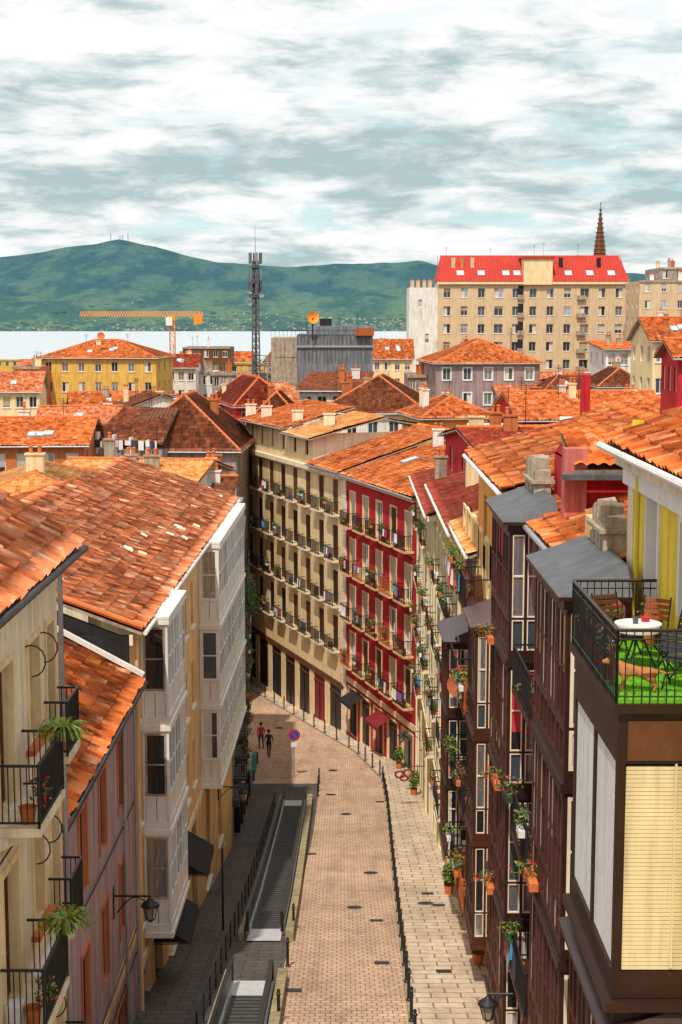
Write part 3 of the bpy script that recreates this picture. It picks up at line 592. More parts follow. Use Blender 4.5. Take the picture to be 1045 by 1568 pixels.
def chair(x,y,z,ang,m,fm='iron'):
    c=Thing('folding_chair'); q=c.part('chair'); ca,sa=math.cos(ang),math.sin(ang); R=lambda a,d,h:(x+a*ca-d*sa,y+a*sa+d*ca,z+h)
    for k in range(5): q.box8([R(-.22,-.2+k*.085,.44),R(.22,-.2+k*.085,.44),R(.22,-.13+k*.085,.44),R(-.22,-.13+k*.085,.44),R(-.22,-.2+k*.085,.46),R(.22,-.2+k*.085,.46),R(.22,-.13+k*.085,.46),R(-.22,-.13+k*.085,.46)],m)
    for k in range(4): h=.58+k*.09; q.box8([R(-.22,.22+k*.02,h),R(.22,.22+k*.02,h),R(.22,.24+k*.02,h),R(-.22,.24+k*.02,h),R(-.22,.22+k*.02,h+.065),R(.22,.22+k*.02,h+.065),R(.22,.24+k*.02,h+.065),R(-.22,.24+k*.02,h+.065)],m)
    for s in(-.22,.22): q.tube(R(s,-.2,0),R(s,.2,.46),.014,fm,5); q.tube(R(s,.2,0),R(s,-.2,.45),.014,fm,5); q.tube(R(s,.18,.44),R(s,.3,.95),.014,fm,5)
chair(4.35,23.7,-5.33,0.3,'wood_brown'); chair(5.0,22.2,-5.33,-1.2,'cloth_4'); chair(4.9,23.4,-5.33,-.6,'rust'); chair(4.95,21.4,-5.33,2.6,'cloth_4')
pp=Thing('terrace_planters'); q=pp.part('planters')
for x,y in((4.1,24.5),(4.5,24.5),(4.1,24.1),(5.1,24.4),(5.15,21.0)):
    q.lathe((x,y,-5.33),[(.1,0),(.15,.28),(.16,.3)],'terracotta',10); q.leaves((x,y,-4.85),(.2,.2,.26),160,.06,['leaf_a','leaf_b','leaf_c','flower_red'])
q.box(3.93,4.1,21.9,24.0,-5.33,-5.05,'rust')
for k in range(22): q.leaves((4.02,22.0+k*.09,-4.9),(.1,.08,.2),18,.05,['leaf_c','cloth_4','flower_red','leaf_b','cloth_0'])
def skin(name,chain,edges,rad,mats,matf,sub=2):
    me=bpy.data.meshes.new(name); me.from_pydata(chain,edges,[]); o=bpy.data.objects.new(name,me); scene.collection.objects.link(o)
    bpy.context.view_layer.objects.active=o; md=o.modifiers.new('s','SKIN'); 
    for i,rr in enumerate(rad):
        v=me.skin_vertices[0].data[i]; v.radius=(rr,rr) if not isinstance(rr,tuple) else rr
    me.skin_vertices[0].data[0].use_root=True
    s2=o.modifiers.new('u','SUBSURF'); s2.levels=sub; s2.render_levels=sub
    dg=bpy.context.evaluated_depsgraph_get(); nm=bpy.data.meshes.new_from_object(o.evaluated_get(dg)); o.modifiers.clear(); o.data=nm
    nm.materials.clear()
    for m in mats: nm.materials.append(MATS[m])
    for f in nm.polygons: f.use_smooth=True; f.material_index=matf(f.center)
    return o
dogv=[(0,0,.42),(.2,0,.44),(.38,0,.46),(.5,0,.56),(.62,0,.64),(.78,0,.6),
 (.36,.08,.28),(.38,.09,.14),(.40,.09,.02),(.36,-.08,.28),(.40,-.09,.14),(.44,-.09,.02),
 (-.12,0,.42),(-.10,.09,.28),(-.20,.10,.15),(-.16,.10,.02),(-.10,-.09,.28),(-.18,-.10,.15),(-.12,-.10,.02),
 (-.24,0,.47),(-.38,0,.42),(-.5,0,.46),(.58,.06,.74),(.58,-.06,.74),(.44,.09,.015),(.5,-.09,.015)]
doge=[(0,1),(1,2),(2,3),(3,4),(4,5),(2,6),(6,7),(7,8),(2,9),(9,10),(10,11),(0,12),(12,13),(13,14),(14,15),(12,16),(16,17),(17,18),(12,19),(19,20),(20,21),(4,22),(4,23),(8,24),(11,25)]
dogr=[.12,.13,.14,.09,.085,.035,.055,.035,.03,.055,.035,.03,.11,.075,.035,.03,.075,.035,.03,.035,.025,.012,.015,.015,.022,.022]
d=skin('dog',dogv,doge,dogr,['dog_fur'],lambda c:0); d.location=(4.4,21.25,-5.33); d.rotation_euler=(0,0,math.radians(165)); d.scale=(.8,.8,.66)
b=Thing('red_brown_bay_window_house'); fr=Fr((4.75,40),(4.75,27.35)); ops=gops(fr.L,6,.9,[-8.4,-11.7,-15,-18.3],1.9,['win','shut'],'louver_brown',off=.5)
ops=[(*o[:4],o[4],'cream_white' if o[4]=='win' else 'louver_brown') for o in ops]
facade(b,(4.75,40),(4.75,24.7),-24,-4.75,ops,'pink_wall',.2,trim='cream')
oriel(b,fr,9.9,14.2,.8,-21.5,-4.95,3.33,'wood_dark',4,1,'slate',pf='wood_red',spf='cream_white',pdep=.05); oriel(b,fr,1.1,5.2,.8,-17.8,-4.85,3.25,'wood_dark',3,2,'slate',pf='wood_red',spf='cream_white',pdep=.05)
fr.box(b.part('pipes'),7.0,7.15,.02,.17,-24,-4.8,'red_wall'); fr.box(b.part('pipes'),5.5,5.75,.02,.12,-24,-4.8,'red_wall')
for k in range(3): b.part('pipes').tube((4.55,32.2-k*.45,-4.7),(4.55,32.2-k*.45,-24),.06,['rust','zinc','terracotta'][k],8)
for z in (-8.5,-11.9,-15.2,-18.5): balcony(b,fr,5.6,8.7,z,.75,'iron','wood_red',1.,.11,.9,.8,.016)
for z in(-6.5,-10,-13.4,-16.9): cable(b,(4.6,40,z),(4.6,27,z-.2),.2,.016)
# flower boxes and roller blinds outside the galleries
for s,z in((10.4,-11.3),(12.6,-14.7),(1.6,-8.2),(3.6,-11.4),(2.2,-14.6)):
    fr.box(b.part('plants'),s,s+.9,.82,1.0,z,z+.17,'terracotta'); b.part('plants').leaves(fr.pt(s+.45,.92,z+.3),(.45,.14,.2),170,.05,['leaf_a','leaf_b','leaf_c','flower_red'])
tiles(b,[(4.35,40,-4.7),(4.35,27.4,-4.7),(9.5,27.4,-2.9),(9.5,40,-2.9)],'tile_orange',.26,.4,.06,7,.045,.02,gut='zinc')
def slabchim(x,y,z,w,d,h):
    q=b.part('chimneys'); n=5
    for k in range(n):
        hh=h*random.uniform(.72,1.05); w2=w*random.uniform(.85,1.05); q.box8([(x-w2/2,y+d*k/n,z-1),(x+w2/2,y+d*k/n,z-1),(x+w2/2,y+d*(k+1)/n-.003,z-1),(x-w2/2,y+d*(k+1)/n-.003,z-1),(x-w2/2.3,y+d*k/n+.05,z+hh),(x+w2/2.3,y+d*k/n+.03,z+hh*.96),(x+w2/2.3,y+d*(k+1)/n-.03,z+hh*1.02),(x-w2/2.3,y+d*(k+1)/n-.05,z+hh*.9)],'concrete')
    q.box(x-w/2-.05,x+w/2+.05,y-.05,y+d+.05,z+h*.5,z+h*.57,'concrete')
slabchim(5.15,27.9,-4.5,.5,1.5,1.05); slabchim(5.0,37,-4.6,.5,1.8,1.15)
b.part('chimneys').box(4.95,5.4,29.6,30.2,-5,-3.9,'peach')
w=b.part('dormer'); w.box(5.35,9,33.6,37.5,-4.8,-3.25,'red_wall'); w.box(5.0,5.5,33.4,33.9,-4.9,-2.85,'pink_wall')
tiles(b,[(5.2,33.3,-3.25),(9.2,33.3,-3.25),(9.2,35.6,-2.6),(5.2,35.6,-2.6)],'tile_orange',.26,.4,.06,6)
w.poly([(5.35,33.6,-3.3),(5.35,37.5,-3.3),(5.35,35.6,-2.65)],'red_wall'); w.tube((5.3,33.5,-3.3),(5.3,33.5,-4.9),.06,'red_wall',8); w.box(4.9,9.4,32.9,33.3,-3.5,-3.38,'slate')
w.box(6.6,9.3,30.0,33.0,-4.9,-2.95,'red_wall'); tiles(b,[(6.4,29.7,-2.95),(9.6,29.7,-2.95),(9.6,33.2,-2.3),(6.4,33.2,-2.3)],'tile_orange',.26,.4,.06,6)
b=Thing('yellow_bay_window_house'); fr=Fr((4.75,58),(4.75,40.1)); ops=gops(fr.L,8,.85,[-9.5,-12.7,-16,-19.2],1.9,['win','shut'],'louver_brown',off=.5)
facade(b,(4.75,58),(4.75,40.1),-28,-8.2,ops,'ochre',.2,trim='cream')
facade(b,(4.75,51.5),(4.75,40.1),-8.2,-4.7,[(2,3,-7.4,-5.7,'win','white_trim'),(6,7,-7.4,-5.7,'win','white_trim')],'orange_wall',.2); 
facade(b,(10,51.5),(4.75,51.5),-9,-4.6,[],'white_wall')
oriel(b,fr,11.6,14.2,.75,-19,-9.2,3.4,'wood_red',2,2,'wood_red',pf='wood_dark',spf='cream_white'); oriel(b,fr,.9,4.2,.85,-19.8,-11.8,2.8,'wood_dark',3,2,'wood_dark',pf='wood_red',spf='cream_white')
tiles(b,[(4.3,51.6,-4.55),(4.3,40,-4.55),(9.5,40,-2.9),(9.5,51.6,-2.9)],'tile_orange',.28,.42,.07,7,.045,.02,gut='white_trim')
tiles(b,[(4.4,60,-8.1),(4.4,51.6,-8.1),(9.5,51.6,-6.2),(9.5,60,-6.2)],'tile_yellow',.28,.42,.06,5,gut='white_trim')
for z in(-9.2,-12.6,-16,-19.3):
    for a in(4.6,8.2): balcony(b,fr,a,a+2.6,z,.8,random.choice(['iron','rust']),'wood_red',1.,.12,.9,.7)
for z in(-9.4,-13): dish(b,4.1,52+z*.1,z+.5,.42,'rust',(-.5,-.8,.3))
laundry(b,fr,5.2,8.4,1.0,-8.3); 
b=Thing('olive_house_with_white_bays'); fr=Fr((4.95,95.5),(4.75,58.1))
ops=gops(fr.L,15,.95,[-12.9,-16.2,-19.5,-22.8],2.1,['win','door','shut'],'white_trim',off=.35); ops=[(*o[:4],o[4],'louver_brown' if o[4]=='shut' and random.random()<.5 else ('louver_white' if o[4]=='shut' else 'white_trim')) for o in ops]
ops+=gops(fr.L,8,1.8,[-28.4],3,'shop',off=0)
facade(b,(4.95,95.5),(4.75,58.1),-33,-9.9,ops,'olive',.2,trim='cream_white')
facade(b,(4.85,76),(4.75,58.1),-9.9,-8.3,[],'olive',.2); facade(b,(12,76),(4.85,76),-10,-8.3,[],'cream_white')
for k in range(6): fr.box(b.part('trim'),k*fr.L/6+.0,k*fr.L/6+.35,.002,.09,-30,-9.9,'cream_white')
for z in(-12.6,-15.9,-19.2,-22.5):
    fr.box(b.part('trim'),0,fr.L,.003,.07,z-.35,z-.2,'cream_white')
    for i in range(0,15):
        c=fr.L/15*(i+.5)
        if random.random()<.42: balcony(b,fr,c-.9,c+.9,z,.42,'iron','cream_white',1.,.14,.7,.2)
fr.box(b.part('trim'),-.2,19.6,.004,.45,-10.2,-9.95,'cream_white'); fr.box(b.part('trim'),19.5,fr.L,.004,.45,-8.6,-8.33,'cream_white')
tiles(b,[(4.45,96,-9.9),(4.35,76,-9.9),(12,76,-7.9),(12.5,96,-7.9)],'tile_red',.28,.42,.055,5,gut='white_trim')
tiles(b,[(4.35,76,-8.25),(4.25,58,-8.25),(11,58,-6.2),(11.5,76,-6.2)],'tile_red',.28,.42,.055,5,gut='white_trim')
tiles(b,[(19,76,-9.0),(19,96,-9.0),(12.5,96,-7.9),(12,76,-7.9)],'tile_orange',.3,.42,.055,4)
for x,y,z in((6.2,70,-7.6),(7.5,64,-7.1),(8,86,-9.),(6,90,-9.4)): chimney(b,x,y,z,.7,.6,1.2,random.choice(['concrete','red_wall','cream']))
for u0,u1,v0,v1,Y in((712,782,648,668,92),(858,958,638,668,72)):
    c=Thing('roof_skylight'); x0=S(u0,v1,Y)[0];x1=S(u1,v1,Y)[0];z0=S(0,v1,Y)[2];z1=S(0,v0,Y+3)[2]
    c.part('frame').box8([(x0,Y,z0-.5),(x1,Y,z0-.5),(x1+.4,Y+3,z0-.5),(x0+.4,Y+3,z0-.5),(x0,Y,z0),(x1,Y,z0),(x1+.4,Y+3,z1),(x0+.4,Y+3,z1)],'white_trim')
    for k in range(3):
        a=x0+.15+(x1-x0-.2)*k/3; e=a+(x1-x0-.2)/3-.12; c.part('glass').poly([(a,Y+.2,z0+(z1-z0)*.066+.02),(e,Y+.2,z0+(z1-z0)*.066+.02),(e+.35,Y+2.8,z0+(z1-z0)*.933+.02),(a+.35,Y+2.8,z0+(z1-z0)*.933+.02)],'skylight_glass')
b=Thing('red_balcony_house'); A=(.35,111.3);B=(5.0,96.3); fr=Fr(A,B); n=5; zs=[-15.0,-18.5,-22.0,-25.5]
ops=gops(fr.L,n,1.2,zs,2.4,['door','shut','shut'],'louver_brown',off=.02,m=.3); ops=[(*o[:4],o[4],random.choice(['louver_white','louver_white','louver_brown']) if o[4]=='shut' else 'white_trim') for o in ops]
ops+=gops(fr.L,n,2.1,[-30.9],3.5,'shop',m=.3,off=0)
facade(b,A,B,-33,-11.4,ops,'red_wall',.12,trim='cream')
for z in zs:
    for i in range(n):
        c=.3+(fr.L-.6)/n*(i+.5); balcony(b,fr,c-1.1,c+1.1,z,.7,random.choice(['iron','iron','rust']),'peach',1.05,.13,.8,.5,.022)
fr.box(b.part('trim'),-.55,.3,.01,.1,-33,-11.4,'white_trim'); fr.box(b.part('trim'),-.4,fr.L,.004,.35,-11.7,-11.42,'cream_white'); fr.box(b.part('trim'),.3,fr.L,.005,.08,-27.0,-26.6,'cream')
for k in range(24): fr.box(b.part('trim'),-.6-.12*(k%2),.3+.16*(k%2),.105,.125,-12.3-k*.85,-11.6-k*.85,'cream_white')
for a,m_ in((2.,'cloth_black'),(8.,'shop_red')):
    q=b.part('awnings'); q.poly([fr.pt(a,.02,-27.3),fr.pt(a+2.6,.02,-27.3),fr.pt(a+2.6,1.1,-27.9),fr.pt(a,1.1,-27.9)],m_); q.poly([fr.pt(a,1.1,-27.9),fr.pt(a+2.6,1.1,-27.9),fr.pt(a+2.6,1.1,-28.15),fr.pt(a,1.1,-28.15)],m_)
e0=fr.pt(-.3,.5,-11.35); e1=fr.pt(fr.L+.3,.5,-11.35)
tiles(b,[e0,e1,(e1[0]+10,e1[1]+3.1,-8.5),(e0[0]+10,e0[1]+3.1,-8.5)],'tile_orange',.3,.42,.06,5,gut='zinc')
for s,t_ in((.25,.4),(.55,.62),(.7,.3),(.85,.55)):
    c=Vector(e0).lerp(Vector(e1),s)+Vector((10,3.1,2.85))*t_+Vector((0,0,.06)); skylight(b,c,Vector(e1)-Vector(e0),(10,3.1,2.85),.9,1.3)
for s,t_ in((.1,.7),(.4,.85),(.9,.8)): c=Vector(e0).lerp(Vector(e1),s)+Vector((10,3.1,2.85))*t_; chimney(b,c.x,c.y,c.z,.8,.6,1.2,random.choice(['white_wall','red_wall']))
b=Thing('cream_corner_building'); A=(-8.9,136);B=(.3,111.4); fr=Fr(A,B); n=8; zs=[-14.6,-18.1,-21.6,-25.1]
ops=gops(fr.L,n,1.15,zs,2.6,'shut','louver_brown',off=.02,m=.5); ops=[(*o[:4],'shut',random.choice(['louver_brown','wood_dark','wood_brown'])) for o in ops]
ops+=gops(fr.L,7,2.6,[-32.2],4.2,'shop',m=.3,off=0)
facade(b,A,B,-36,-11.3,ops,'cream',.06)
for z in zs:
    for i in range(n):
        c=.5+(fr.L-1)/n*(i+.5); balcony(b,fr,c-.95,c+.95,z,.6,'iron','cream_white',1.0,.13,.6,.35,.024)
fr.box(b.part('trim'),-.1,fr.L-.1,.004,.35,-11.75,-11.4,'cream_white'); fr.box(b.part('trim'),0,fr.L,.005,.1,-27.9,-27.5,'wood_brown')
facade(b,(-4,142),A,-36,-11.3,gops(7.7,2,1.,zs,2.3,'shut','louver_brown',off=.1),'cream_white')
P0=fr.xy(1.2,-.02);P1=fr.xy(19,-.02); f2=Fr(P0,P1); facade(b,P0,P1,-11.3,-8.9,gops(f2.L,6,.8,[-11.2],1.5,'win','wood_brown',off=.5),'cream')
Pe=fr.xy(19,-9); facade(b,P1,Pe,-11.3,-8.9,[],'cream_white')
tiles(b,[f2.pt(-.5,.6,-8.85),f2.pt(11.5,.6,-8.85),f2.pt(11.5,-6,-7.2),f2.pt(-.5,-6,-7.2)],'tile_orange',.3,.42,.06,5,gut='zinc')
tiles(b,[f2.pt(11.6,.6,-9.2),f2.pt(18.6,.6,-9.2),f2.pt(18.6,-6,-7.6),f2.pt(11.6,-6,-7.6)],'tile_yellow',.3,.42,.06,5,gut='zinc')
tiles(b,[fr.pt(19.1,.6,-11.2),fr.pt(fr.L+.1,.6,-11.2),fr.pt(fr.L+.1,-9,-8.3),fr.pt(19.1,-9,-8.3)],'tile_orange',.3,.42,.06,5,gut='zinc')
tiles(b,[fr.pt(fr.L,-9.1,-8.3),fr.pt(12,-9.1,-8.3),fr.pt(12,-17,-10.5),fr.pt(fr.L,-17,-10.5)],'tile_orange',.3,.42,.06,4)
for a,d in((.6,-.6),(4,-1),(11,-1.5),(16,-2.5)):
    x,y=fr.xy(a,d); chimney(b,x,y,-9.2,.9,.7,1.6,'cream_white')
b=Thing('street_end_house'); facade(b,(-24,140),(-9.2,146),-40,-18,gops(15.9,6,1.1,[-22,-25.5,-29],2.2,['win','shut'],'louver_brown',off=.2)+gops(15.9,5,2,[-34],3,'shop',off=0),'salmon_wall',.15)
# ------------------------------------------------------------------ TOWN
HS('ochre_apartment_house',60,240,548,520,230,14,'ochre','tile_orange',cols=7,floors=3,ang=-4,kind='hip')
HS('brown_balcony_block',22,60,562,None,222,12,'salmon_wall',kind='flat',cols=2,floors=4)
HS('white_red_roof_house',240,300,563,543,250,10,'white_wall','tile_red',kind='gx',cols=4)
HS('white_flat_house',298,330,570,None,256,10,'white_wall',kind='flat',cols=3)
HS('brown_flat_block',280,352,532,None,330,14,'wood_brown',kind='flat',cols=5)
HS('grey_flat_house',325,420,572,None,238,12,'grey_wall',kind='flat',cols=7,ww=.8)
HS('pale_flat_house',330,415,592,None,220,10,'white_wall',kind='flat',cols=6)
HS('dark_red_roof_house',362,448,622,575,165,16,'red_wall','tile_red',cols=3,ang=14)
HS('brown_gable_house',395,450,636,598,150,9,'white_wall','tile_brown',kind='hip',cols=2)
HS('white_gable_house',458,552,598,570,158,12,'white_wall','tile_brown',kind='mono',cols=4,ang=-6)
HS('brown_hip_roof_house',490,652,632,574,148,14,'white_wall','tile_brown',cols=5,ang=-8)
HS('mauve_house_with_flat_roof',625,670,575,552,196,12,'mauve_wall','tile_brown',kind='flat',cols=3)
HS('mauve_house_with_orange_roof',668,828,556,519,188,16,'mauve_wall','tile_orange',cols=5,ang=4,trim='white_trim')
HS('orange_roof_house',570,632,550,520,290,12,'cream','tile_orange',kind='gx',cols=4)
HS('orange_roof_house',828,935,600,570,225,14,'cream','tile_salmon',kind='gx',cols=5)
HS('grey_roof_house',920,990,592,562,180,12,'white_wall','tile_brown',kind='hip',cols=3)
HS('white_house',928,985,535,522,205,14,'white_wall','tile_orange',kind='mono',cols=3)
HS('orange_roof_house',1000,1100,522,487,150,9,'cream','tile_orange',kind='gx',cols=4,ang=3)
HS('red_house',1040,1110,548,520,92,5,'red_wall','tile_orange',kind='gx',cols=1,ang=0)
HS('beige_block',980,1080,430,None,290,14,'beige',kind='flat',cols=4)
HS('beige_block',1010,1090,410,None,300,14,'grey_wall',kind='flat',cols=4)
bb_=HS('red_gable_house',800,1030,643,600,112,14,'red_wall','tile_orange',kind='gx',cols=0,ang=3)
q=S(897,635,104); bb_.part('chimneys').box(q[0]-.3,q[0]+.3,104,104.6,q[2]-1,S(0,574,104)[2],'red_wall')
HS('red_gable_house',768,832,645,606,118,12,'red_wall','tile_yellow',kind='gy',cols=2,ang=-12)
HS('small_yellow_house',648,760,640,606,132,9,'ochre','tile_orange',kind='hip',cols=2,ang=10)
HS('red_roof_house',740,870,690,655,82,12,'red_wall','tile_red',kind='gx',cols=0,ang=6)
HS('brown_roof_house',180,362,690,602,122,16,'grey_wall','tile_brown',kind='hip',cols=0,ang=-2)
HS('low_brown_house',290,348,762,730,96,7,'white_wall','tile_brown',kind='gx',cols=0,ang=0)
HS('brick_house',-20,128,682,640,112,14,'brick_wall','tile_orange',kind='gx',cols=4,ang=4)
HS('yellow_roof_house',60,285,752,704,92,14,'cream_white','tile_yellow',kind='gx',cols=0,ang=-7)
HS('yellow_roof_house',-40,130,765,716,78,12,'cream_white','tile_yellow',kind='hip',cols=0,ang=6)
HS('orange_roof_house',60,180,652,622,165,10,'cream','tile_salmon',kind='gx',cols=4,ang=6)
HS('orange_roof_house',-20,60,600,570,200,10,'cream','tile_salmon',kind='gx',cols=4,ang=6)
b=Thing('attic_terrace'); x0,_,z0=S(142,690,121); x1=S(250,690,121)[0]; fr=Fr((x0,121),(x1,120)); 
fr.box(b.part('walls'),0,fr.L,-5,-.0,-40,z0+.1,'grey_wall')
for i in range(4): a=.3+i*1.4; fr.box(b.part('walls'),a,a+.18,-.6,.1,z0-.2,z0+1.5-.2*i,'white_trim')
laundry(b,fr,.3,fr.L-.3,.3,z0+.9,['cloth_0','cloth_0','cloth_4','cloth_3'])
tiles(b,[fr.pt(-.2,-.2,z0+.9),fr.pt(fr.L,-.2,z0+.7),fr.pt(fr.L,-5,z0+3.3),fr.pt(1.2,-5,z0+3.3)],'tile_brown',.32,.45,.06,4)
b=Thing('grey_machinery_building'); Y=210
def bb(u0,u1,v0,v1,y,d,m,part='walls'): a=S(u0,v0,y);c=S(u1,v1,y); b.part(part).box(a[0],c[0],y,y+d,c[2],a[2],m); return a,c
bb(415,456,517,640,212,14,'concrete'); bb(455,571,512,640,210,16,'grey_metal'); bb(470,560,499,512,214,10,'grey_metal'); bb(490,508,488,499,215,5,'black_wall'); bb(545,573,502,514,209,3,'rust')
a,c=S(455,530,210),S(571,556,210)
for i in range(20): x=a[0]+(c[0]-a[0])*i/20; b.part('walls').box(x,x+.08,209.9,210.02,c[2],S(0,514,210)[2],'slate')
b.part('walls').box(a[0]-.2,c[0]+.2,209.7,210,S(0,532,210)[2],S(0,529,210)[2],'zinc')
for i in range(26):
    x=S(415,500,209)[0]+i*.57; b.part('railing').tube((x,209.6,S(0,515,210)[2]),(x,209.6,S(0,506,210)[2]),.03,'iron',4)
b.part('railing').tube((S(415,500,209)[0],209.6,S(0,506,210)[2]),(S(572,500,209)[0],209.6,S(0,506,210)[2]),.04,'iron',4)
p=S(479,487,209); dish(b,p[0],p[1],p[2],.85,'crane_yellow',(.35,-1,.2)); b.part('antennas').tube((p[0],p[1],p[2]),(p[0],p[1],p[2]-3),.12,'iron',6)
for u in(462,470,495,520,548): q=S(u,512,209); antenna(b,q[0],q[1],q[2],random.uniform(1.5,3.5))
p=S(155,515,232); b=Thing('satellite_dish'); dish(b,p[0],p[1],p[2],.6,'terracotta')
for i in range(46):
    Y=random.uniform(300,620); u=random.uniform(-150,1200); w=random.uniform(12,26); x=S(u,560,Y)[0]; ve=random.uniform(548,600)
    if 600<u<1000: Y=random.uniform(400,620)
    ze=S(u,ve,Y)[2]; fl=random.random()<.35
    house('town_house',x-w/2,x+w/2,Y,random.uniform(10,14),ze,ze+random.uniform(2,3.2),random.choice(['cream','white_wall','ochre','beige','salmon_wall','grey_wall']),random.choice(['tile_orange','tile_salmon','tile_brown']),kind='flat' if fl else random.choice(['gx','hip','gx']),zb=g(Y)-3,ang=random.uniform(-15,15),cols=5,floors=4,pitch=1.,seg=3,extras=Y<450,scols=0)
for i in range(26):
    Y=random.uniform(170,290); u=random.uniform(-80,1100); w=random.uniform(9,15); x=S(u,600,Y)[0]; ze=S(u,random.uniform(600,640),Y)[2]
    house('town_house',x-w/2,x+w/2,Y,10,ze,ze+2.3,random.choice(['cream','white_wall','ochre','peach','salmon_wall']),random.choice(['tile_orange','tile_salmon','tile_brown','tile_red']),kind=random.choice(['gx','hip','gy']),zb=-48,ang=random.uniform(-20,20),cols=3,floors=3,pitch=.5,seg=3,scols=0)
b=Thing('beige_apartment_block'); Y=330; x0=S(672,430,Y)[0];x1=S(962,430,Y)[0]; z1=S(0,431,Y)[2]; W=x1-x0
ops=[]
for r_ in range(7):
    for i in range(11):
        c=W/11*(i+.5); wd=1.5 if i not in(3,8) else 1.9; ops.append((c-wd/2,c+wd/2,z1-3.5-r_*3.85,z1-1.5-r_*3.85,'win','white_trim'))
fr=facade(b,(x0,Y),(x1,Y),-45,z1,ops,'beige',.4,sill=True)
for c in(W/11*5,):
    for r_ in range(7): fr.box(b.part('balconies'),c-1.5,c-.1,.02,.5,z1-3.9-r_*3.85,z1-2.9-r_*3.85,'concrete'); fr.box(b.part('balconies'),c-1.4,c-.2,.001,.02,z1-2.9-r_*3.85,z1-.9-r_*3.85,'black_wall')
    for r_ in range(7):
        k=W/11*8.5; fr.box(b.part('balconies'),k-1.7,k+.2,.02,.8,z1-3.9-r_*3.85,z1-3-r_*3.85,'concrete')
fr.box(b.part('trim'),-.3,W+.3,.005,.6,z1-.6,z1,'cream')
facade(b,(x0,Y+14),(x0,Y),-45,z1,gops(14,3,1.3,[z1-4-3.85*k for k in range(6)],1.8,'win'),'cream_white',.3); facade(b,(x1,Y),(x1,Y+14),-45,z1,[],'cream')
zr=S(0,391,Y+6)[2]; rf=b.part('roof'); rf.poly([(x0-.3,Y-.7,z1+.02),(x1+.3,Y-.7,z1+.02),(x1-1,Y+6.5,zr),(x0+.8,Y+6.5,zr)],'red_metal_roof'); rf.poly([(x1+.3,Y-.7,z1),(x1+.3,Y+14.5,z1),(x1-1,Y+6.5,zr)],'red_metal_roof')
rf.poly([(x0-.3,Y+14.5,z1),(x0-.3,Y-.7,z1),(x0+.8,Y+6.5,zr)],'red_metal_roof'); rf.poly([(x1+.3,Y+14.5,z1),(x0-.3,Y+14.5,z1),(x0+.8,Y+6.5,zr),(x1-1,Y+6.5,zr)],'red_metal_roof')
sl=Vector((0,7.2,zr-z1))
for i in range(60):
    x=x0+W*i/60; q=Vector((x,Y-.7,z1+.03)); rf.box8([q,q+Vector((.1,0,0)),q+Vector((.1,0,0))+sl,q+sl]+[k+Vector((0,-.05,.1)) for k in(q,q+Vector((.1,0,0)),q+Vector((.1,0,0))+sl,q+sl)],'red_metal_roof')
for u in(706,738,776,793,872,905,938):
    x=S(u,420,Y)[0]; skylight(b,Vector((x,Y-.7,z1+.05))+sl*.3,(1,0,0),sl,1.6,1.7)
xa,xb=S(808,0,Y)[0],S(853,0,Y)[0]; b.part('walls').box(xa,xb,Y-.9,Y+6,z1-.7,S(0,396,Y)[2],'cream'); b.part('walls').box(xa-.4,xb+.4,Y-1.3,Y+6.4,S(0,396,Y)[2],S(0,393,Y)[2],'red_metal_roof')
xa,xb=S(630,0,Y)[0],x0-.01; zz=S(0,440,Y)[2]; facade(b,(xa,Y+2),(xb,Y+2),-45,zz,[(2.,2.9,zz-4,zz-2.6,'win'),(3.6,4.4,zz-12,zz-10,'win')],'white_wall',.3); facade(b,(xa,Y+14),(xa,Y+2),-45,zz,[],'white_wall')
b.part('walls').poly([(xa,Y+2,zz),(xb,Y+2,zz),(xb,Y+14,zz),(xa,Y+14,zz)],'concrete'); 
for u in(636,645,655,664): chimney(b,S(u,0,Y)[0],Y+5,zz,.8,.8,1.5,'beige',1)
for u in(714,700,730,870,930): 
    x=S(u,0,Y)[0]; b.part('chimneys').box(x-.4,x+.4,Y+3,Y+4,zr-3.5,zr-.6,random.choice(['beige','salmon_wall','black_wall']))
for u in(690,760,830,845,900): antenna(b,S(u,0,Y)[0],Y+6,zr,random.uniform(1.5,3))
b=Thing('church_spire'); X,_,_=S(918.5,390,430); Z0=S(0,395,430)[2]; Z1=S(0,318,430)[2]; q=b.part('spire'); Hh=Z1-Z0
q.lathe((X,430,Z0-30),[(3.2,0),(3.2,24),(2.4,24.1),(2.1,30)],'stone',8); prof=[]
for k in range(13): f=k/12; prof+= [(1.75*(1-f)+.06,f*Hh),(1.75*(1-f)+.2*(1-f)+.08,f*Hh+.15),(1.75*(1-f)+.05,f*Hh+.35)]
q.lathe((X,430,Z0),prof,'wood_brown',8)
for k in range(11):
    for j in range(8): a=j*math.pi/4; f=k/11; rr=1.9*(1-f); q.tube((X+rr*math.cos(a),430+rr*math.sin(a),Z0+f*Hh+.5),(X+(rr+.25)*math.cos(a),430+(rr+.25)*math.sin(a),Z0+f*Hh+.9),.08,'wood_dark',4)
q.tube((X,430,Z1),(X,430,Z1+1.6),.08,'iron',5); q.tube((X-.4,430,Z1+1.1),(X+.4,430,Z1+1.1),.06,'iron',4)
b=Thing('telecom_mast'); Y=235; X=S(392,500,Y)[0]; zz=lambda v:S(0,v,Y)[2]; q=b.part('lattice')
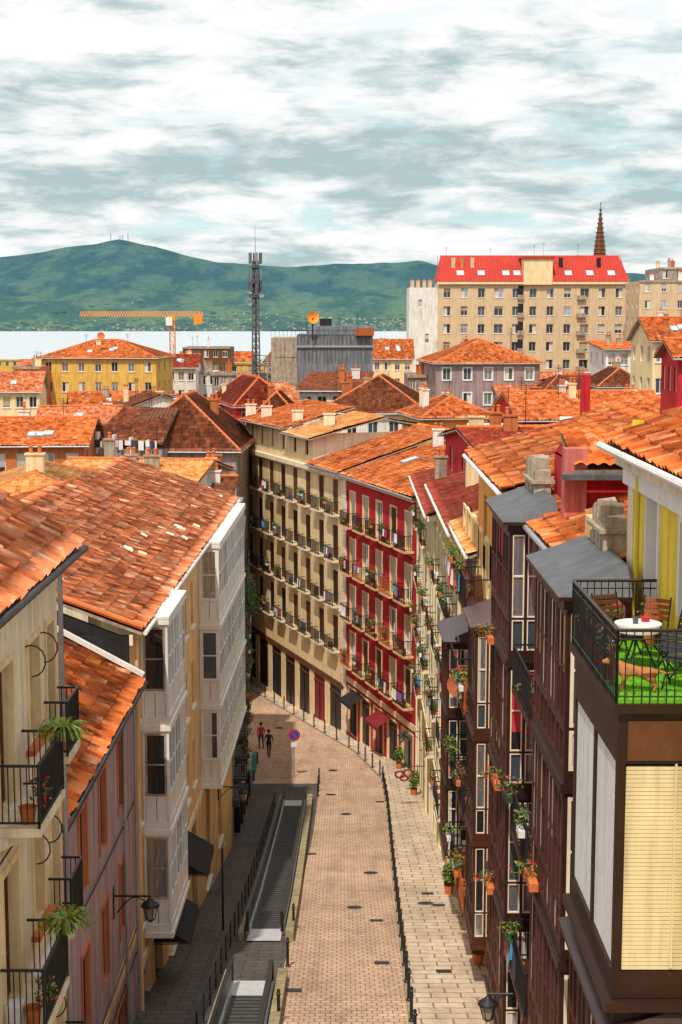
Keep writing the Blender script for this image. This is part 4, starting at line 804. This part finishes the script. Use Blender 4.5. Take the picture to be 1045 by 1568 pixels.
def lattice(q,X,Y,z0,z1,w0,w1,n,m,r=.06):
    for k in range(n):
        za=z0+(z1-z0)*k/n; zb_=z0+(z1-z0)*(k+1)/n; wa=w0+(w1-w0)*k/n; wb=w0+(w1-w0)*(k+1)/n
        c=[(-1,-1),(1,-1),(1,1),(-1,1)]
        for i in range(4):
            a=c[i];d=c[(i+1)%4]; q.tube((X+a[0]*wa,Y+a[1]*wa,za),(X+a[0]*wb,Y+a[1]*wb,zb_),r,m,4,cap=False); q.tube((X+a[0]*wa,Y+a[1]*wa,za),(X+d[0]*wb,Y+d[1]*wb,zb_),r*.6,m,4,cap=False); q.tube((X+a[0]*wb,Y+a[1]*wb,zb_),(X+d[0]*wb,Y+d[1]*wb,zb_),r*.6,m,4,cap=False)
lattice(q,X,Y,zz(640),zz(400),.65,.4,22,'slate',.12); q.tube((X,Y,zz(402)),(X,Y,zz(345)),.07,'grey_metal',6,.02); q.tube((X,Y,zz(640)),(X,Y,zz(400)),.2,'slate',8)
for v in(410,434,455): q.lathe((X,Y,zz(v)),[(0,0),(1.,0),(1.,.15),(0,.15)],'slate',12)
for v in(404,430,446,452):
    for j in range(6): a=j*1.05+v; rr=.95; x,y=X+rr*math.cos(a),Y+rr*math.sin(a); q.box(x-.13,x+.13,y-.1,y+.1,zz(v),zz(v)+1.7,random.choice(['grey_metal','slate','slate']))
for v,s in((447,-1),(452,1),(465,-1)): dish(b,X+s*.9,Y-.7,zz(v),.45,'grey_metal')
lattice(q,S(395,0,Y)[0],Y+2,zz(640),zz(545),1.2,1.,6,'zinc',.1)
b=Thing('tower_crane'); Y=420; q=b.part('jib'); zt=S(0,484,Y)[2]; xa,xb=S(112,0,Y)[0],S(306,0,Y)[0]; n=46
for k in range(n):
    x=xa+(xb-xa)*k/n; x2=xa+(xb-xa)*(k+1)/n
    for s in(-.5,.5): q.tube((x,Y+s,zt),(x2,Y+s,zt),.11,'crane_yellow',4); q.tube((x,Y+s,zt),((x+x2)/2,Y,zt+1.2),.07,'crane_yellow',4); q.tube(((x+x2)/2,Y,zt+1.2),(x2,Y+s,zt),.07,'crane_yellow',4)
    if k<n-1: q.tube(((x+x2)/2,Y,zt+1.2),((x+3*x2-2*x)/2,Y,zt+1.2),.1,'crane_yellow',4)
X=S(257,0,Y)[0]; lattice(b.part('mast'),X,Y,-50,zt-.2,.7,.7,24,'crane_yellow',.14); b.part('cab').box(X-1.6,X+.2,Y-1.6,Y-.7,zt-2.6,zt-.3,'white_trim'); b.part('counterweight').box(xb-2.6,xb-.3,Y-.7,Y+.7,zt-2.2,zt+.4,'crane_yellow'); b.part('cab').box(X-1,X+1,Y-.9,Y+.9,zt-1.2,zt-.05,'crane_yellow')
# ------------------------------------------------------------------ hills, far shore
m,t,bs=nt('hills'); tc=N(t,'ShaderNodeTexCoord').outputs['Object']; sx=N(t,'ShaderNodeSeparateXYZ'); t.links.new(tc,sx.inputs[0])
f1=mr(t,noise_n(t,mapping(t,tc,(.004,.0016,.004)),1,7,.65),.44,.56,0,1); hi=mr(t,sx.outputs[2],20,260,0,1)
fields=mixc(t,f1,(.105,.175,.125),(.050,.115,.115)); wood=mixc(t,f1,(.060,.130,.145),(.036,.095,.125))  # distance haze painted in: field and woodland colours shifted to blue-teal
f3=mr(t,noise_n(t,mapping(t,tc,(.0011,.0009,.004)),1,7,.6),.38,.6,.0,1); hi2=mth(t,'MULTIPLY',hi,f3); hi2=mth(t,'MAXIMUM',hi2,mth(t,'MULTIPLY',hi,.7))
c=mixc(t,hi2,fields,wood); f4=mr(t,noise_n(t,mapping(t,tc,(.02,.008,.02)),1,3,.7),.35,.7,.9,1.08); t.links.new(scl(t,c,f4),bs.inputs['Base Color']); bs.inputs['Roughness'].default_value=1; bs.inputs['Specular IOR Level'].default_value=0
ru=[-900,-500,-200,0,60,110,160,190,220,280,330,400,440,520,600,640,665,720,800,900,1100,1500,2000]; rv=[430,420,405,397,391,381,376,369,375,391,403,408,411,406,405,401,408,418,424,418,425,430,435]
RX=[(u-522.5)/2290*12000 for u in ru]; RZ=[(490-v)/2290*12000 for v in rv]
p=Part(); k=p.mi('hills'); gx=np.linspace(-6500,7500,340); gy=np.concatenate([np.linspace(7950,12000,70),np.linspace(12100,15500,14)])
for y in gy:
    for x in gx:
        R=float(np.interp(x,RX,RZ)); n1=noise.fractal(Vector((x*.0009,y*.0009,0)),1,2,6); n2=noise.fractal(Vector((x*.004,y*.004,3)),1,2,4)
        if y<=12000: f=(y-8050)/3950; ff=max(-.05,f); h=-61+(R+61)*(.18*max(0,min(1,ff*2.5))+.82*max(0,ff)**2.1) if f>0 else -61+f*100
        else: f=(y-12000)/3500; h=R*(1-f*1.3)
        e=max(0,min(1,(y-8050)/1500)); h+=n1*75*e*(1 if y<12000 else .2)*(1-.75*max(0,min(1,(y-10800)/1200)))+n2*9*e
        p.V.append((x,y,h))
nx=len(gx)
for j in range(len(gy)-1):
    for i in range(nx-1): p.F.append((j*nx+i,j*nx+i+1,(j+1)*nx+i+1,(j+1)*nx+i)); p.M.append(k)
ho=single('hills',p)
for f in ho.data.polygons: f.use_smooth=True
hv=np.array(p.V).reshape(len(gy),nx,3)
def hz(x,y):
    j=int(np.clip(np.searchsorted(gy,y)-1,0,len(gy)-2)); i=int(np.clip(np.searchsorted(gx,x)-1,0,nx-2)); return float(hv[j,i,2])
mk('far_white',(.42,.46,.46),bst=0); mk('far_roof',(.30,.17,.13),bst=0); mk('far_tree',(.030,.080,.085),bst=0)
p=Part()
for _ in range(420):
    y=8100+abs(random.gauss(0,1))*500; x=random.choice([random.uniform(-3000,1200),random.gauss(-700,350),random.gauss(300,250)]); w=random.uniform(6,18); z=hz(x,y)
    if z<-60: continue
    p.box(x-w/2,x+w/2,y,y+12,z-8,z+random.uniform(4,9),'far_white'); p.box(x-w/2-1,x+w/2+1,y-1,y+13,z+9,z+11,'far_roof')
single('far_shore_village',p)
p=Part()
for _ in range(1300):
    y=8080+abs(random.gauss(0,1))*600; x=random.uniform(-3500,2500); z=hz(x,y); r_=random.uniform(6,14)
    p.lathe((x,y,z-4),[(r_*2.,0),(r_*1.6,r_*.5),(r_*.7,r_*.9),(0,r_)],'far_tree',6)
single('distant_trees',p)
b=Thing('summit_masts'); 
for u in(178,192,196,204): x=(u-522.5)/2290*12000; b.part('masts').tube((x,11950,500),(x,11950,640+random.uniform(5,35)),2.5,'grey_metal',5)
p=Part(); 
for _ in range(30): u=random.uniform(0,640); Y=random.uniform(5500,7800); x=(u-522)/2290*Y; w=random.uniform(6,14); p.box8([(x-w,Y,-60),(x+w,Y,-60),(x+w,Y+5,-60),(x-w,Y+5,-60),(x-w*1.2,Y,-57),(x+w*1.3,Y,-57),(x+w*1.3,Y+5,-57),(x-w*1.2,Y+5,-57)],'white_wall'); p.tube((x,Y,-57),(x,Y,-42),.8,'white_wall',4)
single('moored_boats',p)
# ------------------------------------------------------------------ street things
def lantern(name,wall,dx,arm=1.0):
    b=Thing(name); q=b.part('bracket'); x,y,z=wall; tip=Vector((x+dx*arm,y,z)); q.tube((x,y,z),tip,.03,'iron',6); prev=None
    for k in range(12):
        a=k/11*4.2; c=Vector((x+dx*arm*(.1+.75*k/11),y,z-.45+.42*math.sin(a*.55)))
        if prev: q.tube(prev,c,.018,'iron',5)
        prev=c
    q.box(x-.03,x+.03,y-.07,y+.07,z-.6,z+.25,'iron')
    t0=tip+Vector((0,0,-.62)); l=b.part('lantern'); l.tube(tip,tip+Vector((0,0,-.1)),.02,'iron',6)
    l.lathe(tuple(t0),[(0,-.04),(.11,0),(.2,.38)],'lamp_glass',6); l.lathe(tuple(t0),[(.25,.36),(.23,.41),(.08,.52),(.05,.56),(0,.6)],'iron',12); l.lathe(tuple(t0),[(0,-.1),(.05,-.06),(.13,0),(.12,.03)],'iron',6)
    for j in range(6): a=j*math.pi/3; l.tube((t0.x+.112*math.cos(a),t0.y+.112*math.sin(a),t0.z),(t0.x+.205*math.cos(a),t0.y+.205*math.sin(a),t0.z+.38),.014,'iron',4)
lantern('street_lantern',(-5.85,37,S(0,1372,37)[2]),1,.95)
lantern('street_lantern',(-5.4,64,S(0,1205,64)[2]),1,1.1); lantern('street_lantern',(4.75,34,S(0,1522,34)[2]),-1,1.25); lantern('street_lantern',(4.75,88,S(0,1120,88)[2]),-1,1.1)
b=Thing('signpost'); q=b.part('post'); Y=53; X=-4.35; q.tube((X,Y,g(Y)),(X,Y,g(Y)+3.2),.04,'iron',8); q.tube((X,Y,g(Y)+3.2),(X+.1,Y,g(Y)+3.35),.05,'zinc',6)
for yy,z in((44.5,-18.5),(50.5,-18.6)):
    b=Thing('black_awning'); q=b.part('canvas')
    q.poly([(-5.8,yy,z),(-5.8,yy+3,z),(-4.7,yy+3,z-.65),(-4.7,yy,z-.65)],'cloth_black'); q.poly([(-4.7,yy,z-.65),(-4.7,yy+3,z-.65),(-4.7,yy+3,z-.9),(-4.7,yy,z-.9)],'cloth_black'); q.poly([(-5.8,yy,z),(-4.7,yy,z-.65),(-5.8,yy,z-.65)],'cloth_black')
    for k in(yy,yy+3): b.part('arms').tube((-5.8,k,z-.7),(-4.7,k,z-.68),.02,'iron',5)
mk('sign_red',(.6,.02,.02),.4,.03,5,0,0); mk('sign_blue',(.02,.08,.4),.4,.03,5,0,0)
b=Thing('no_parking_sign'); x,y,_=hit(451,1190); zb=g(y); b.part('post').tube((x,y,zb),(x,y,zb+3.1),.035,'zinc',8); zc=zb+2.85; n=24
for rr,mm,dd in((.4,'sign_red',0),(.3,'sign_blue',.006)): b.part('disc').poly([(x+rr*math.cos(2*math.pi*k/n),y-.05-dd,zc+rr*math.sin(2*math.pi*k/n)) for k in range(n)],mm)
b.part('disc').poly([(x-.24,y-.062,zc+.19),(x-.19,y-.062,zc+.24),(x+.24,y-.062,zc-.19),(x+.19,y-.062,zc-.24)],'sign_red'); b.part('disc').box(x-.2,x+.2,y-.055,y-.03,zc-.8,zc-.5,'white_trim')
b=Thing('hanging_red_bar_sign'); Y=84; c0=Vector(S(619,1186,Y)); q=b.part('scroll')
for ox,oz,r_ in((-.24,.0,.26),(.24,.08,.28),(0,-.2,.22)):
    pr=None
    for k in range(17):
        a=k/16*6.283; c=c0+Vector((ox+r_*math.cos(a),0,oz+r_*.75*math.sin(a)))
        if pr: q.tube(pr,c,.06,'shop_red',6)
        pr=c
q.tube(c0+Vector((0,0,.5)),(4.85,Y,c0.z+.5),.03,'iron',5); q.tube(c0+Vector((0,0,.5)),c0+Vector((0,0,.2)),.02,'iron',4)
def person(u,Y,shirt,legs,face,stride=.16):
    b=Thing('pedestrian'); x=S(u,1130,Y)[0]
    V=[(0,0,.96),(0,0,1.12),(0,.0,1.32),(0,0,1.46),(0,-.01,1.53),
     (.10,0,.90),(.11,-stride*.5,.50),(.11,-stride*1.0+.08,.09),(.11,-stride-.08,.03),
     (-.10,0,.90),(-.11,stride*.3,.50),(-.11,stride+.12,.12),(-.11,stride,.03),
     (.19,0,1.40),(.25,.06,1.13),(.24,-.02,.88),(.235,-.06,.79),(-.19,0,1.40),(-.25,-.05,1.13),(-.24,-.13,.9),(-.235,-.17,.81)]
    E=[(0,1),(1,2),(2,3),(3,4),(0,5),(5,6),(6,7),(7,8),(0,9),(9,10),(10,11),(11,12),(2,13),(13,14),(14,15),(15,16),(2,17),(17,18),(18,19),(19,20)]
    Rr=[(.15,.11),(.13,.1),(.15,.11),(.07,.06),(.055,.055),.095,.065,.045,.04,.095,.065,.045,.04,.06,.042,.032,.028,.06,.042,.032,.028]
    def mf(c): 
        if c.z>1.46: return 2
        if abs(c.x)>.2 and c.z<1.12: return 2
        if c.z<.07: return 3
        return 0 if c.z>.95 else 1
    o=skin('body',V,E,Rr,[shirt,legs,'skin','iron'],mf); o.parent=b.e
    hd=b.part('head'); pr=[(0,-.12),(.05,-.11),(.075,-.05),(.082,0),(.08,.05),(.06,.1),(0,.125)]; hd.lathe((0,-.01,1.65),pr,'skin',14); hd.lathe((0,.012,1.665),[(.086,-.05),(.092,0),(.088,.06),(.06,.11),(0,.13)],'hair',14)
    hd.tube((0,-.085,1.65),(0,-.115,1.63),.012,'skin',5)
    for s in(-.03,.03): hd.box(s-.01,s+.01,-.093,-.083,1.655,1.667,'hair')
    for s in(-.085,.085): hd.tube((s,0,1.63),(s,0,1.67),.015,'skin',5)
    hd.box(-.025,.025,-.088,-.08,1.6,1.607,'shirt_red')
    hn=b.part('hands')
    for sx_,hyy in((.235,-.07),(-.235,-.18)):
        for k in range(4): hn.tube((sx_,hyy-.02+.014*k,.78),(sx_-.01,hyy-.03+.014*k,.69+.008*abs(k-1.5)),.008,'skin',5)
        hn.tube((sx_,hyy-.03,.79),(sx_,hyy-.06,.73),.009,'skin',5)
    b.e.location=(x,Y,g(Y)+.015); b.e.rotation_euler=(0,0,face); b.e.scale=(1.1,1.1,1.1)
person(412,103,'shirt_dark','jeans',math.pi*.9); person(400,106,'shirt_red','shirt_dark',math.pi*1.1,.1)
b=Thing('potted_plants'); q=b.part('plants')
for x,y,s in((4.5,60,.5),(4.5,47,.5),(4.4,88,.6),(3.9,98,.6),(-7.6,107,.6)):
    q.lathe((x,y,g(y)+.1),[(.15,0),(.22,.4),(.24,.42)],'terracotta',10); q.leaves((x,y,g(y)+.5+s),(s*.6,s*.6,s),400,.09,['leaf_a','leaf_b','leaf_c','flower_pink' if y<60 else 'leaf_a'])
for k in range(40):
    y=random.uniform(132,140); x=random.uniform(-12,-9); q.leaves((x,y,g(y)+random.uniform(.5,3.5)),(.8,.8,.8),60,.16,['leaf_a','leaf_c'])
for th in Thing.all: th.finish()
# ------------------------------------------------------------------ world, sun, camera
sv=Vector((-.13,-.53,.83)).normalized()
w=bpy.data.worlds.new('World'); scene.world=w; w.use_nodes=True; t=w.node_tree; bg=t.nodes['Background']; bg.inputs[1].default_value=.1
sky=N(t,'ShaderNodeTexSky'); sky.sky_type='NISHITA'; sky.sun_disc=False; sky.sun_elevation=math.asin(sv.z); sky.sun_rotation=math.atan2(sv.x,sv.y)
tc=N(t,'ShaderNodeTexCoord').outputs['Generated']; sp=N(t,'ShaderNodeSeparateXYZ'); t.links.new(tc,sp.inputs[0])
zz=mth(t,'MAXIMUM',sp.outputs[2],0.0); den=mth(t,'ADD',zz,.09); cb=N(t,'ShaderNodeCombineXYZ'); t.links.new(mth(t,'DIVIDE',sp.outputs[0],den),cb.inputs[0]); t.links.new(mth(t,'DIVIDE',sp.outputs[1],den),cb.inputs[1])
n1=noise_n(t,mapping(t,tc,(15,15,58)),1.0,8,.62,.25)   # cumulus billows
n2=noise_n(t,mapping(t,cb.outputs[0],(.9,1.1,1)),1.0,5,.55,.2)   # overhead layers
el=sp.outputs[2]
band=mth(t,'MULTIPLY',mr(t,el,.060,.080,0,1),mr(t,el,.105,.130,1,0))
dens=mth(t,'ADD',mth(t,'MULTIPLY',n1,.60),mth(t,'MULTIPLY',n2,.40)); dens=mth(t,'ADD',dens,mr(t,el,.13,.20,0,.04)); dens=mth(t,'SUBTRACT',dens,mth(t,'MULTIPLY',band,.05)); dens=mth(t,'ADD',dens,.022)
r=N(t,'ShaderNodeValToRGB'); e=r.color_ramp.elements
stops=[(0,(.34,.47,.50)),(.42,(.44,.56,.58)),(.475,(.62,.71,.72)),(.52,(.83,.87,.87)),(.575,(.98,.98,.97)),(1,(1,1,1))]
while len(e)<len(stops): e.new(.5)
for i,(pz,c) in enumerate(stops): e[i].position=pz; e[i].color=(*c,1)
t.links.new(dens,r.inputs[0]); cl=scl(t,r.outputs[0],10.5)
n3=noise_n(t,mapping(t,tc,(9,9,34)),1.1,5,.55,.3); gap=mr(t,n3,.38,.45,.9,0)
blue=mixc(t,.8,sky.outputs[0],(6.4,9.0,9.3)); c=mixc(t,mth(t,'MULTIPLY',gap,mr(t,el,.07,.14,.85,.25)),cl,blue); t.links.new(c,bg.inputs[0])
sl=bpy.data.lights.new('sun','SUN'); sl.energy=3.7; sl.angle=math.radians(1.0); sl.color=(1,.92,.80); so=bpy.data.objects.new('sun',sl); scene.collection.objects.link(so); so.rotation_euler=sv.to_track_quat('Z','Y').to_euler(); so.location=(0,0,80)
cam=bpy.data.cameras.new('camera'); co=bpy.data.objects.new('camera',cam); scene.collection.objects.link(co); scene.camera=co
cam.sensor_fit='VERTICAL'; cam.sensor_height=36; cam.lens=FPX/1568*36; cam.clip_start=.5; cam.clip_end=60000; co.location=(0,0,0); co.rotation_euler=(math.pi/2-T,0,0)
scene.view_settings.view_transform='Standard'; scene.view_settings.look='None'; scene.view_settings.exposure=0
